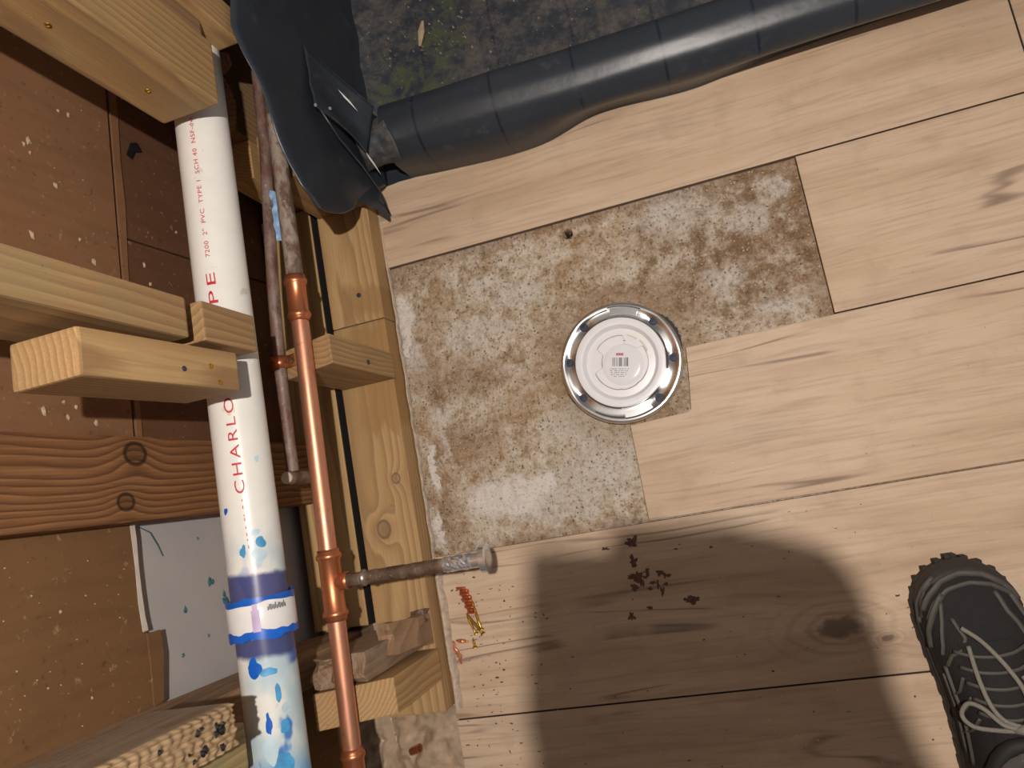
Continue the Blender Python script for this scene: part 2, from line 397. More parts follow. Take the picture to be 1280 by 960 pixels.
M = {}
M['tile'] = tile_mat('wood_look_porcelain'); 
M['tile_side'] = plain('tile_body_grey', (112, 96, 84), 0.8)
M['concrete'] = concrete_mat()
M['liner'] = liner_mat('grey_pvc_liner'); M['liner_pan'] = liner_mat('grey_pvc_liner_dirty', True)
M['panel_a'] = panel_mat('brown_board_back', (146, 106, 76), (122, 88, 62), 1.0)
M['panel_b'] = panel_mat('dark_brown_board_back', (112, 78, 56), (92, 64, 46), 4.0)
M['panel_c'] = panel_mat('brown_paper_back', (132, 98, 66), (112, 82, 54), 8.0)
M['gypsum'] = plain('white_gypsum_core', (206, 196, 182), 0.95, bump=0.4)
M['grey_board'] = plain('grey_drywall_paper', (176, 172, 170), 0.85, var=0.04, scale=18)
M['pvc'] = pvc_mat(); M['coupling'] = plain('white_fitting_plastic', (236, 232, 230), 0.32, var=0.03)
M['red_ink'] = plain('red_print', (196, 44, 56), 0.5, var=0.05); M['grey_ink'] = plain('grey_print', (110, 110, 116), 0.6)
M['blue_primer'] = plain('bright_blue_primer', (24, 92, 186), 0.3, var=0.3, scale=40); M['violet'] = plain('violet_primer_drip', (190, 170, 204), 0.4)
M['sky_smear'] = plain('sky_blue_primer', (72, 146, 204), 0.35, var=0.35, scale=70); M['pale_smear'] = plain('pale_blue_wash', (186, 208, 216), 0.4, var=0.15, scale=50)
M['teal'] = plain('teal_paint_drops', (52, 96, 104), 0.5)
M['copper'] = copper_mat('bright_copper', (234, 172, 140), (214, 146, 114), 0.34); M['copper_fit'] = copper_mat('copper_fitting', (222, 144, 102), (188, 110, 72), 0.28, 0.4)
M['copper_old'] = old_pipe_mat('tarnished_copper', [(70, 50, 40), (106, 84, 68), (150, 130, 112)], 0.3, 0.55)
M['pipe_a'] = old_pipe_mat('old_brown_pipe', [(78, 50, 44), (112, 80, 70), (140, 120, 110), (84, 56, 48)], 0.1, 0.55, 18)
M['pipe_b'] = old_pipe_mat('old_pipe_grey_green', [(100, 66, 54), (128, 98, 84), (160, 148, 134), (104, 72, 60), (104, 118, 98)], 0.1, 0.55, 26)
M['solder'] = plain('solder', (170, 160, 150), 0.35, 0.8); M['cap_top'] = plain('pipe_cut_end', (206, 190, 176), 0.5)
M['chrome'] = plain('chrome', (240, 240, 242), 0.2, 0.88, 0.03); M['steel'] = plain('brushed_stainless', (216, 214, 212), 0.24, 1.0, 0.05)
M['screw_steel'] = plain('zinc_screw', (58, 62, 80), 0.6, 0.3); M['brass'] = plain('brass_screw', (190, 150, 62), 0.3, 0.9)
M['white_cap'] = plain('white_moulded_plastic', (238, 236, 238), 0.35, var=0.02); M['clear_dome'] = plain('white_label_dome', (240, 238, 240), 0.14, var=0.02)
M['gap_shade_grey'] = plain('painted_gap_grey', (150, 140, 134), 0.7, var=.3, scale=150); M['groove_shade'] = plain('painted_groove_shade', (78, 70, 66), 0.8)  # greys that paint the shade in the flange's gaps and grooves
M['caulk'] = plain('dry_white_thinset', (188, 170, 150), 0.9, var=0.25, scale=120, bump=0.6)
M['chip'] = plain('plaster_chip', (176, 152, 124), 0.9, var=0.15); M['chip_w'] = plain('white_chip', (222, 212, 198), 0.8)
M['adhesive'] = plain('dark_dried_adhesive', (90, 66, 50), 0.7, var=0.4, scale=300, bump=0.4)
M['flat_black'] = plain('flat_black_and_gap_shade', (20, 20, 22), 0.6); M['glint_white'] = plain('painted_fold_glint', (196, 196, 190), 0.5)
M['gap_dark'] = plain('dark_plate_gap', (34, 26, 20), 0.95)
M['rubble'] = plain('broken_mortar', (164, 142, 118), 0.95, var=0.35, scale=60, bump=0.8)
M['rubber'] = plain('black_outsole_rubber', (34, 31, 29), 0.7, var=0.2); M['mesh'] = plain('black_shoe_mesh', (30, 27, 26), 0.85, var=0.4, scale=500, bump=0.5)
M['overlay'] = plain('grey_shoe_overlay', (74, 70, 64), 0.6); M['lace'] = plain('grey_lace', (128, 122, 112), 0.8, var=0.15, scale=400)
M['toe'] = plain('dark_toe_rubber', (52, 47, 43), 0.65)
M['sock'] = plain('grey_sock', (88, 82, 78), 0.9); M['jacket'] = plain('dark_jacket', (46, 48, 56), 0.85); M['trousers'] = plain('dark_trousers', (50, 50, 54), 0.9)
M['skin'] = plain('skin', (196, 150, 124), 0.55, var=0.05); M['phone'] = plain('black_phone', (24, 24, 26), 0.3); M['hair'] = plain('dark_hair', (50, 38, 30), 0.7, var=.3, scale=200)
M['lens_glow'] = plain('lamp_lens', (255, 244, 220), 0.2)
M['lens_glow'].node_tree.nodes['Principled BSDF'].inputs['Emission Color'].default_value = (1, .86, .7, 1)
M['lens_glow'].node_tree.nodes['Principled BSDF'].inputs['Emission Strength'].default_value = 4
M['tape_blue'] = plain('blue_white_tape', (128, 160, 206), 0.5, var=0.3, scale=60)

# ================================================================ floor: slab and plank tiles
def slab(u, v):
    x = -0.75 + u * 2.75; y = -1.3 + v * 1.98
    inside = -0.46 < x < 0.19 and -0.08 < y < 0.40
    z = -0.0105 + (0.0022 * nz((x, y, 0), 22) + 0.0012 * nz((x, y, 4), 60) if inside else 0)
    return (x, y, min(z, -0.008))
def slab_fine():
    xs = [-0.75, -0.5492, -0.5490, -0.5372, -0.5370] + [-0.46 + i * 0.65 / 300 for i in range(301)] + [2.0]
    ys = [-1.3] + [-0.085 + i * 0.49 / 226 for i in range(227)] + [0.9]
    V = []; 
    for y in ys:
        for x in xs:
            z = -0.0115 + 0.0026 * nz((x, y, 0), 22) + 0.0022 * nz((x, y, 4), 75) + 0.0014 * nz((x, y, 8), 190)
            d = math.hypot((x + .153) / .9, y - .373)
            if d < 0.007: z -= 0.02
            if -0.5491 < x < -0.5371: z = -0.15
            V.append((x, y, min(z, -0.0090 if x < -0.46 else -0.0075)))
    n = len(xs)
    return V, [[j * n + i, j * n + i + 1, (j + 1) * n + i + 1, (j + 1) * n + i] for j in range(len(ys) - 1) for i in range(n - 1)]
floor = part('floor', slab_fine(), M['concrete'], smooth=True, loc=(0, 0, 0)); tag(floor, 'rough stained concrete subfloor patch where floor tiles were lifted', None, kind='structure')
GAP = 0.0011
ROWS = [(0.3920, 0.6240), (0.1640, 0.3920), (-0.0660, 0.1640), (-0.3015, -0.0660), (-0.532, -0.3015), (-0.762, -0.532), (-0.992, -0.762), (-1.222, -0.992)]
L0 = -0.4515
SPANS = {0: [(L0, .4775), (.4775, 1.68), (1.68, 1.9)], 1: [(.1790, 1.38), (1.38, 1.9)], 2: None, 3: [(L0, .98), (.98, 1.9)], 4: [(L0, .56), (.56, 1.76)], 5: [(L0, .2), (.2, 1.4)], 6: [(L0, .75), (.75, 1.9)], 7: [(L0, .4), (.4, 1.6)]}
M['tile_k'] = tile_mat('wood_look_porcelain_with_knots', [(.094 - .264, -.237 + .18375, .016), (.147 - .264, -.256 + .18375, .005)])
def tile(poly, mat):
    o = part('floor_tile', prism(poly, -0.0098, 0.0, 0.0006), mat, floor)
    # local origin at the middle of the plank so that the grain runs per plank
    cx = (min(p[0] for p in poly) + max(p[0] for p in poly)) / 2; cy = (min(p[1] for p in poly) + max(p[1] for p in poly)) / 2
    o.data.transform(Matrix.Translation((-cx, -cy, 0))); o.location = (cx, cy, 0)
    o.data.materials.append(M['tile_side'])
    for p in o.data.polygons:
        if p.normal.z < 0.3: p.material_index = 1
    return o
for r, (y0, y1) in enumerate(ROWS):
    a, b = y0 + GAP, y1 - GAP
    if r == 2:
        tile([(-.1185, a), (1.08 - GAP, a), (1.08 - GAP, b), (-.0195, b), (-.0235, .125), (-.0305, .0765), (-.0345, .0735), (-.1175, .0705)], M['tile'])
        tile([(1.08 + GAP, a), (1.9, a), (1.9, b), (1.08 + GAP, b)], M['tile'])
    else:
        for (x0, x1) in SPANS[r]:
            tile([(x0 + GAP, a), (x1 - GAP, a), (x1 - GAP, b), (x0 + GAP, b)], M['tile_k'] if (r == 3 and x0 < 0) else M['tile'])

# ================================================================ wall behind the studs
wall = part('wall_left', join(box(-.700, -.682, -1.2, 1.5, -.011, 1.6, 0)), M['panel_b']); tag(wall, 'board wall behind the studs of the bathroom partition', None, kind='structure')
def yz_panel(name, poly, x0, x1, mat, parent=wall):
    V = [(x0, p[0], p[1]) for p in poly] + [(x1, p[0], p[1]) for p in poly]; n = len(poly)
    F = [list(range(n))[::-1], [n + i for i in range(n)]] + [[i, (i + 1) % n, n + (i + 1) % n, n + i] for i in range(n)]
    bm = bmesh.new(); vv = [bm.verts.new(v) for v in V]
    for f in F: bm.faces.new([vv[i] for i in f])
    bmesh.ops.recalc_face_normals(bm, faces=bm.faces[:])
    return part(name, bm_geo(bm), mat, parent)
pa = yz_panel('wall_panel', [(.095, .3565), (.3, .352), (.56, .3455), (1.5, .33), (1.5, 1.6), (.095, 1.6)], -.655, -.640, M['panel_a'])
yz_panel('wall_panel', [(.412, .0), (1.5, .0), (1.5, .325), (.56, .3395), (.397, .3445)], -.656, -.643, M['panel_b'])
yz_panel('wall_panel', [(.095, .0), (.409, .0), (.394, .3445), (.3, .347), (.095, .351)], -.656, -.6425, M['panel_b'])
yz_panel('wall_panel', [(.092, .3725), (.06, .3735), (.0, .3715), (-.04, .3722), (-.072, .3690), (-.0745, .3625), (-.079, .3480), (-.12, .3455), (-.15, .352), (-.19, .37), (-.21, .40), (-.21, 1.6), (.092, 1.6)], -.652, -.640, M['panel_c'])
yz_panel('joint_strip', [(.10, .3500), (.25, .3480), (.397, .3445), (.56, .3395), (.9, .334), (.9, .322), (.56, .3275), (.50, .331), (.44, .3305), (.35, .337), (.10, .342)], -.6425, -.6405, M['panel_a'])
yz_panel('bark_tear', [(.515, .318), (.535, .309), (.54, .298), (.53, .290), (.524, .303), (.512, .309)], -.6425, -.6412, M['flat_black'])
gy = yz_panel('gypsum_edge', [(.06, .3745), (.06, .3682), (.03, .3665), (.0, .3672), (-.03, .3665), (-.055, .3650), (-.071, .3625), (-.0715, .3705), (-.04, .373), (.0, .3725)], -.6515, -.6395, M['gypsum'])
yz_panel('wall_panel', [(-.2125, .0), (-1.2, .0), (-1.2, 1.6), (-.2125, 1.6)], -.653, -.641, M['panel_c'])
gb = yz_panel('drywall', [(.10, .0), (-.21, .0), (-.21, .46), (.10, .46)], -.668, -.655, M['grey_board'])
# torn paper edge curl beside the gypsum
yz_panel('paper_tear', [(-.074, .3475), (-.1, .3455), (-.149, .3525), (-.151, .3665), (-.11, .3655), (-.074, .3665)], -.6395, -.6375, M['panel_c'])

def chips(name, pts, x, mat, parent, s0=0.004, s1=0.009):
    V = []; F = []
    for (y, z) in pts:
        n = 7; s = random.uniform(s0, s1); b = len(V)
        for k in range(n):
            a = 2 * math.pi * k / n; r = s * random.uniform(.45, 1)
            V.append((x, y + math.cos(a) * r, z + math.sin(a) * r * .8))
        V.append((x + .0022, y, z)); F += [[b + k, b + (k + 1) % n, b + n] for k in range(n)]
    o = part(name, (V, F), mat, parent); o['kind'] = 'stuff'; return o
cp = [(0.462, 0.468), (0.455, 0.462), (0.468, 0.462), (0.525, 0.42), (0.527, 0.406), (0.428, 0.432), (0.359, 0.467), (0.372, 0.406), (0.35, 0.388), (0.168, 0.47), (0.18, 0.446), (0.176, 0.431), (0.163, 0.442), (0.16, 0.407)]
chips('plaster_chip', cp, -.6398, M['chip'], wall, .003, .008)
chips('plaster_chip', [(0.369, 0.307), (0.433, 0.241), (0.319, 0.33), (.345, .30)], -.6425, M['chip'], wall, .003, .006)
chips('plaster_chip', [(-0.073, 0.52), (-0.096, 0.514), (-0.119, 0.443), (-0.096, 0.49), (-0.141, 0.457), (-.03, .47), (-.02, .44), (-.05, .40), (-.01, .50), (-.06, .455)], -.6398, M['chip'], wall, .001, .0026)
rs = random.Random(3)
chips('dust_speck', [(rs.uniform(.14, .6), rs.uniform(.37, .75)) for _ in range(45)] + [(rs.uniform(-.14, .04), rs.uniform(.38, .7)) for _ in range(40)], -.6398, M['chip'], wall, .0004, .0012)
chips('paint_drop', [(-0.037, 0.237), (-0.0375, 0.231), (-0.062, 0.285), (-0.055, 0.212), (-0.066, 0.209), (-0.064, 0.213), (-0.113, 0.297), (.02, .25), (-.02, .19), (-.1, .25)], -.6549, M['teal'], gb, .003, .008)
th = tube([(-.6545, .043, .345), (-.652, .035, .332), (-.6525, .02, .322), (-.6535, .006, .314)], .0006, 6); part('loose_thread', th, M['teal'], gb)

# ================================================================ lumber
def lumber(name, label, cat, b, mat, group=None, fn=None, bevel=.0025, cuts=0):
    o = part(name, box(*b, bevel=bevel, fn=fn, cuts=cuts), mat, smooth=False); return tag(o, label, cat, group)
FX0, FX1 = -.534, -.445
yellow = dict(light=(210, 176, 122), mid=(188, 148, 92), dark=(140, 100, 56))
# bottom plates
pm1 = wood('pine_plate_upper', 'y', **yellow, pith=(-.02, -.05), freq=190, wob=.006, stain=(-.155, -.09, (150, 108, 48)))
p1 = thing('bottom_plate', 'pale pine bottom plate board under the liner corner, above the stub', 'wood plate', (-.4935, .46, 0))
part('board', box(-.538, -.449, .3045, 1.3, -.0085, .038, .0025), pm1, p1)
def screw_head(loc, nrm, r, parent, mat, name='screw'):
    n = Vector(nrm).normalized()
    part(name, revolve([(0, r), (r * .35, r * .9), (r * .45, r * .5), (r * .15, r * .4), (r * .1, .0001)], loc, n, 14, True, False), mat, parent, smooth='auto')
screw_head((-.485, .349, .038), (0, 0, 1), .0038, p1, M['screw_steel'])
pm2 = wood('pine_plate_lower', 'y', **yellow, pith=(-.03, -.06), freq=170, wob=.008, knots=[(-.022, -.0085, .010), (.049, .0235, .006)], kaxis=0, stain=(.115, .295, (158, 112, 46)))
p2 = thing('bottom_plate', 'long pine bottom plate with a brown stain beside the bare concrete', 'wood plate', (-.4935, .01, 0))
part('board', box(-.538, -.449, -.2785, .3035, -.0085, .038, .0025), pm2, p2)
# rear plate
pr = thing('rear_bottom_plate', 'second pine plate behind the front plate, under the copper pipe', 'wood plate', (-.595, .18, 0))
part('board', box(-.640, -.5495, -.1455, .512, -.0085, .038, .0025), wood('pine_plate_rear', 'y', light=(216, 182, 124), mid=(198, 160, 100), dark=(152, 112, 62), pith=(.05, -.05), freq=130, wob=.008), pr)
part('gap_dark_strip', box(-.5494, -.5480, -.1455, .512, -.0085, .0372, 0), M['gap_dark'], pr)  # added strip, painted dark so the gap between the plates reads black
# stub of the middle stud
def slant(zr, zf, x0=FX0, x1=FX1):
    def f(v):
        if v.z > .1: v.z = zr + (zf - zr) * (v.x - x0) / (x1 - x0)
        return v
    return f
sm = wood('pine_stub_mid', 'z', light=(196, 164, 112), mid=(172, 134, 82), dark=(126, 90, 52), pith=(.03, .10), freq=150)
st1 = thing('stud_stub', 'sawn off stud stub on the plate with old pipe strap on top', 'stud', (-.49, .227, .038))
part('stub_block', box(FX0, FX1, .207, .2465, .038, .21, .002, fn=slant(.193, .226)), sm, st1)
screw_head((-.4448, .221, .125), (1, 0, 0), .0036, st1, M['screw_steel'])
st2 = tag(part('stud_stub', box(FX0, FX1, -.2335, -.190, .038, .2, .002, fn=slant(.229, .187)), wood('pine_stub_low', 'z', light=(206, 172, 116), mid=(184, 142, 86), dark=(136, 92, 48), pith=(-.07, .05), freq=200)), 'pale sawn stud stub at plate end with square end grain, under copper pipe', 'stud')
def jagged(v):
    if v.z > .12:
        v.z += .02 * nz((v.x * 60, v.y * 60, 1)) + (.0 if v.x < -.5 else -.012)
    v.x += .002 * nz((v.x * 20, v.y * 20, v.z * 25)); return v
st3 = tag(part('stud_stub', box(-.534, -.468, -.1865, -.1515, .038, .222, .0015, cuts=5, fn=jagged), wood('weathered_stub', 'z', light=(160, 130, 104), mid=(134, 104, 80), dark=(92, 66, 48), pith=(.06, .02), freq=170, weather=.55)), 'weathered grey brown broken stub beside the pale sawn stub', 'stud')
def chunk(v):
    t = (v.z - .038) / .11
    v.y += .012 * t + .004 * nz((v.x * 40, v.y * 40, v.z * 40)); v.x += -.015 * t * t + .004 * nz((v.x * 50, 3, v.z * 40))
    if v.z > .1: v.z += .016 * nz((v.x * 50, v.y * 50, 7))
    return v
ck = thing('split_block', 'split brown wood offcut standing on the plate by the copper tee', 'wood block', (-.462, -.165, .038))
part('split_piece', box(-.466, -.449, -.183, -.142, .038, .145, .0015, cuts=4, fn=chunk), wood('split_brown', 'z', light=(176, 134, 94), mid=(150, 108, 72), dark=(98, 66, 42), pith=(.05, .0), freq=120, weather=.25), ck)
part('splinter', box(-.470, -.449, -.150, -.132, .038, .062, .001, cuts=3, fn=lambda v: Vector((v.x + .006 * nz(v * 60), v.y + .006 * nz(v * 50 + Vector((3, 0, 0))), v.z + .010 * nz(v * 70)))), M['copper_old'], ck)
# upper stub under the liner corner
def jag0(v):
    if v.z > .15: v.z += .035 * nz((v.x * 45, v.y * 60, 2)) + .02 * nz((v.x * 120, v.y * 30, 5))
    return v
st0 = thing('stud_stub', 'splintered stud stub half hidden under the grey liner corner', 'stud', (-.49, .52, .038))
part('stub_block', box(FX0, FX1, .488, .562, .038, .190, .002), wood('pine_stub_top', 'z', light=(178, 142, 88), mid=(152, 112, 62), dark=(104, 70, 36), pith=(.03, .09), freq=120), st0)
screw_head((-.478, .4878, .108), (0, -1, 0), .0034, st0, M['flat_black'], 'nail_hole')
def jagr(v):
    if v.z > .12: v.z += .03 * nz((v.x * 45, v.y * 60, 2)) + .02 * nz((v.x * 120, v.y * 30, 5)) + .012
    return v
rs0 = thing('rear_stub', 'splintered rear stub with a sawn spur beside the thin rusty pipe', 'stud', (-.6, .6, .038))
part('stub_block', box(-.640, -.556, .575, .70, -.0085, .185, .0012, cuts=7, fn=jagr), wood('pine_stub_rear', 'z', light=(178, 142, 92), mid=(150, 112, 66), dark=(100, 68, 38), pith=(.03, .09), freq=120), rs0)
part('sawn_spur', box(-.600, -.556, .515, .5745, -.0085, .172, .0015), wood('pine_spur', 'z', light=(214, 176, 112), mid=(190, 146, 84), dark=(146, 104, 52), pith=(.05, .0), freq=200), rs0)
# middle upper stud, cut through above the white pipe
mu = wood('pine_stud_mid', 'z', light=(184, 148, 94), mid=(156, 116, 66), dark=(112, 76, 40), pith=(-.05, .14), freq=105, wob=.010, green=.35)
tag(part('wall_stud', box(FX0, FX1, .197, .2365, .487, 1.45, .003), mu), 'middle stud sawn off just above the small block over the white pipe', 'stud')
tag(part('stud_offcut', box(FX0 + .004, FX1, .1985, .2385, .3835, .4655, .002), wood('pine_offcut', 'z', light=(182, 146, 94), mid=(154, 114, 66), dark=(112, 76, 42), pith=(-.03, .12), freq=130)), 'short stud offcut resting against the white pipe below the middle stud', 'wood block')
bs = thing('sister_block', 'short square ended pine block beside the middle stud, above red lettering', 'wood block', (-.478, .172, .42))
bsm = wood('pine_sister', 'z', light=(204, 168, 112), mid=(176, 136, 82), dark=(126, 88, 46), pith=(-.10, -.02), freq=150, wob=.006)
part('block', box(-.512, FX1, .1530, .1925, .4195, .613, .003, fn=lambda v: Vector((v.x, v.y - (v.z - .42) * .03, v.z))), bsm, bs)
for (yy, zz) in ((.158, .452), (.173, .463), (.166, .50)): screw_head((-.4448, yy, zz), (1, 0, 0), .0026, bs, M['brass'] if zz < .47 else M['screw_steel'])
# upper left square post
po = thing('wall_post', 'thick pine post at the upper left ending over the white pipe', 'post', (-.4825, .518, .395))
pom = wood('pine_post', 'z', light=(192, 152, 90), mid=(164, 122, 66), dark=(112, 74, 36), pith=(-.03, .10), freq=125, wob=.012, green=.3)
part('post', box(-.520, FX1, .480, .556, .395, 1.45, .003), pom, po)
for (x, z) in ((-.485, .575), (-.487, .455)): screw_head((x, .4798, z), (0, -1, 0), .0030, po, M['brass'], 'screw')
tag(part('wall_stud', box(-.535, -.458, .5575, .590, .392, 1.45, .003), wood('dark_stud', 'z', light=(150, 108, 70), mid=(124, 86, 54), dark=(84, 56, 34), pith=(.05, .08), freq=120)), 'darker brown stud wedged behind the thick upper left post', 'stud')
tag(part('wall_stud', box(-.535, FX1, .5915, .6315, .335, 1.45, .003), wood('pine_stud_top', 'z', light=(198, 160, 100), mid=(172, 130, 76), dark=(124, 86, 46), pith=(.05, .10), freq=115)), 'pale stud at the top edge whose end shows beside the grey liner', 'stud')
tag(part('wall_stud', box(-.535, FX1, .93, .969, .038, 1.45, .003), wood('pine_stud_far', 'z', **yellow)), 'pale stud above the top edge, past the grey liner corner', 'stud')
# dark stained old board
ob = wood('old_stained_board', 'z', light=(162, 118, 78), mid=(134, 92, 58), dark=(62, 36, 20), pith=(.05, .075), freq=135, wob=.02, des=0.0, knots=[(.399, .0265, .0115), (.418, -.0245, .0085)], kaxis=1, bump=.5)
tag(part('old_board', box(-.6395, -.600, .0455, .1375, .0385, 1.45, .002), ob, loc=(-.62, .0915, 0)), 'wide dark stained board with two knots behind the white pipe', 'board')
# lower left stud with rough gouged face
def gouge(v):
    if v.x > -.452:
        r = math.sin(v.z * 620 + 3 * nz((v.y * 50, v.z * 12, 0))); q = math.sin(v.y * 900)
        v.x += .0018 * r * (0.5 + .5 * q) + .0016 * nz((1, v.y * 170, v.z * 170))
    return v
def gface():
    nu, nv = 28, 240; y0, y1, z0, z1 = -.1655, -.1288, .484, .90
    V = []; F = []
    for j in range(nv + 1):
        for i in range(nu + 1):
            y = y0 + (y1 - y0) * i / nu; z = z0 + (z1 - z0) * j / nv
            e = min(i, nu - i, j) == 0
            k = math.sin((y + .003 * nz((y * 60, z * 30, 0))) * 1150); r = math.sin(z * 560 + 2.5 * nz((y * 60, z * 20, 4)) + (1.5 if int((y - y0) / .0055) % 2 else 0))
            x = FX1 + (.0007 * k + .0007 * r + .0016 * nz((y * 170, z * 120, 2)))
            V.append((x - (.006 if e else 0), y, z))
    for j in range(nv):
        for i in range(nu):
            a = j * (nu + 1) + i; F.append([a, a + 1, a + nu + 2, a + nu + 1])
    return V, F
ls = thing('wall_stud', 'lower left stud with rough gouged face and dark holes', 'stud', (-.49, -.147, .484))
lsm = wood('rough_stud', 'z', light=(190, 164, 126), mid=(166, 136, 98), dark=(116, 86, 56), pith=(.03, .06), freq=240, wob=.006)
part('stud_body', box(FX0, FX1 - .005, -.1655, -.1288, .484, 1.45, .002), wood('rough_stud_side', 'z', light=(168, 144, 122), mid=(142, 114, 90), dark=(100, 76, 58), pith=(.03, .06), freq=120, weather=.6), ls)
part('gouged_face', gface(), lsm, ls, smooth=True)
chips('dark_spot', [(-.141, .503), (-.1425, .507), (-.1455, .505), (-.1405, .511), (-.146, .512), (-.137, .530), (-.139, .534), (-.153, .527), (-.155, .530), (-.158, .507), (-.1575, .541), (-.151, .545), (-.138, .575), (-.150, .60)], FX1 + .0016, M['flat_black'], ls, .0022, .0052)
tag(part('wall_stud', box(-.545, -.503, -.212, -.168, .398, 1.45, .003), wood('green_stud', 'z', light=(190, 170, 110), mid=(160, 140, 86), dark=(116, 96, 56), pith=(.05, .1), freq=110, green=.6)), 'greenish stud behind the gouged lower left stud', 'stud')
def rag(v):
    v.x += .006 * nz((v.z * 14, v.y * 30, 3)); v.y += .006 * nz((v.z * 18, 2, v.x * 30)); return v
tag(part('old_rear_stud', box(-.640, -.566, -.192, -.152, -.0085, 1.45, .002, cuts=14, fn=rag), wood('ragged_rear_stud', 'z', light=(164, 122, 86), mid=(136, 98, 66), dark=(88, 58, 38), pith=(.05, .1), freq=110, weather=.3), loc=(-.6, -.165, -.0085)), 'ragged old stud between grey drywall and the gouged stud', 'stud')

# ================================================================ white drain pipe
PX, PZ, PR = -.5065, .345, .0302
pv = thing('drain_pipe', 'white plastic drain pipe with red lettering and blue primer smears', 'pipe', (PX, .1, PZ - PR))
po_ = part('pipe', revolve([(0, PR), (1.35, PR)], (PX, -.55, PZ), (0, 1, 0), 64), M['pvc'], pv, smooth='auto')
# put the mesh origin on the axis so the smears sit at world heights along the pipe
po_.data.transform(Matrix.Translation((0, .1, 0))); po_.location = (0, -.1, 0)
cf = part('coupling', revolve([(0, PR), (0, .0345), (.0015, .0355), (.0375, .0355), (.039, .0345), (.039, PR)], (PX, -.095, PZ), (0, 1, 0), 64, False, False), M['coupling'], pv, smooth='auto')
def band(y0, y1, rad, amp, sd):
    n = 72; V = []; F = []
    for k in range(n):
        a = 2 * math.pi * k / n; e0 = amp * nz((math.cos(a) * 2, math.sin(a) * 2, sd)); e1 = amp * nz((math.cos(a) * 3, math.sin(a) * 3, sd + 5))
        for (y, rr) in ((y0 + e0, rad), (y1 + e1, rad)): V.append((PX + rr * math.sin(a), y, PZ + rr * math.cos(a)))
    for k in range(n): F.append([2 * k, 2 * k + 1, 2 * ((k + 1) % n) + 1, 2 * ((k + 1) % n)])
    return V, F
part('primer_band', band(-.0605, -.0545, .03575, .004, 1.0), M['blue_primer'], cf, smooth=True)
part('primer_band', band(-.0965, -.088, .03575, .005, 3.0), M['blue_primer'], cf, smooth=True)

def text_geo(body, size, sx=1.0, spacing=1.0):
    cu = bpy.data.curves.new('t', 'FONT'); cu.body = body; cu.size = size; cu.space_character = spacing; cu.resolution_u = 3
    o = bpy.data.objects.new('t', cu); COL.objects.link(o)
    me = o.to_mesh(); V = [Vector((v.co.x * sx, v.co.y, 0)) for v in me.vertices]; F = [list(p.vertices) for p in me.polygons]
    o.to_mesh_clear(); bpy.data.objects.remove(o); bpy.data.curves.remove(cu)
    return V, F
def wrap_text(geo, y0, y1, th0, dth=0.0, off=.0006, R=PR):
    V, F = geo; xs = [v.x for v in V]; a, b = min(xs), max(xs); k = (y1 - y0) / (b - a)
    hy = (min(v.y for v in V) + max(v.y for v in V)) / 2; out = []
    for v in V:
        t = (v.x - a) / (b - a); th = math.radians(th0 + dth * t) - (v.y - hy) / R
        out.append((PX + (R + off) * math.sin(th), y0 + (v.x - a) * k, PZ + (R + off) * math.cos(th)))
    bm = bmesh.new(); vv = [bm.verts.new(v) for v in out]
    for f in F:
        try: bm.faces.new([vv[i] for i in f])
        except Exception: pass
    bmesh.ops.triangulate(bm, faces=bm.faces[:])
    bmesh.ops.subdivide_edges(bm, edges=[e for e in bm.edges if e.calc_length() > .006], cuts=1)
    for v in bm.verts:
        d = Vector((v.co.x - PX, 0, v.co.z - PZ)).normalized() * (R + off); v.co = Vector((PX + d.x, v.co.y, PZ + d.z))
    return bm_geo(bm)
for (tx, ya, yb, ta, tb) in (('CHARLO', .0555, .160, 23, 20), ('TTE PI', .168, .257, 20, 17), ('PE', .268, .303, 16, 15)):
    part('lettering', wrap_text(text_geo(tx, .0145, 1.0, 1.25), ya, yb, ta, tb - ta), M['red_ink'], po_)
part('lettering', wrap_text(text_geo('7200  2"  PVC  TYPE 1  SCH 40  NSF-dw', .0070, 1.0, 1.1), .322, .492, 15, -2), M['red_ink'], po_)
def pipe_blob(y, th, ry, rw, sd, R=PR, off=.0004, n=26):
    V = []
    def pt(a, q): return (PX + (R + off) * math.sin(a), q, PZ + (R + off) * math.cos(a))
    for rr in (.5, 1):
        for k in range(n):
            a = 2 * math.pi * k / n; r = rr * (.8 + .55 * nz((math.cos(a) * .9, math.sin(a) * .9, sd * 1.7)) + .10 * nz((math.cos(a) * 3, math.sin(a) * 3, sd)))
            V.append(pt(math.radians(th) + rw * r * math.cos(a) / R, y + ry * r * math.sin(a)))
    V.append(pt(math.radians(th), y)); c_ = 2 * n
    return V, [[c_, k, (k + 1) % n] for k in range(n)] + [[k, n + k, n + (k + 1) % n, (k + 1) % n] for k in range(n)]
for (yy, tt, ry_, rw_, sd_, mm) in ((.040, -16, .005, .0035, 1, 'blue_primer'), (-.005, 14, .008, .0045, 2, 'sky_smear'), (.002, 50, .007, .006, 3, 'sky_smear'), (.012, 42, .004, .006, 12, 'pale_smear'), (-.012, 45, .009, .012, 4, 'pale_smear'), (-.123, 10, .010, .009, 5, 'blue_primer'), (-.130, 34, .005, .010, 6, 'sky_smear'), (-.152, 48, .012, .004, 7, 'sky_smear'), (-.186, 52, .009, .007, 8, 'sky_smear'), (-.180, 24, .014, .004, 9, 'blue_primer'), (-.168, 60, .006, .007, 10, 'pale_smear'), (-.225, 40, .016, .014, 11, 'sky_smear'), (-.205, 20, .018, .010, 13, 'pale_smear'), (.09, 62, .005, .003, 14, 'pale_smear')):
    part('primer_smear', pipe_blob(yy, tt, ry_, rw_, sd_), M[mm], po_, smooth=True)
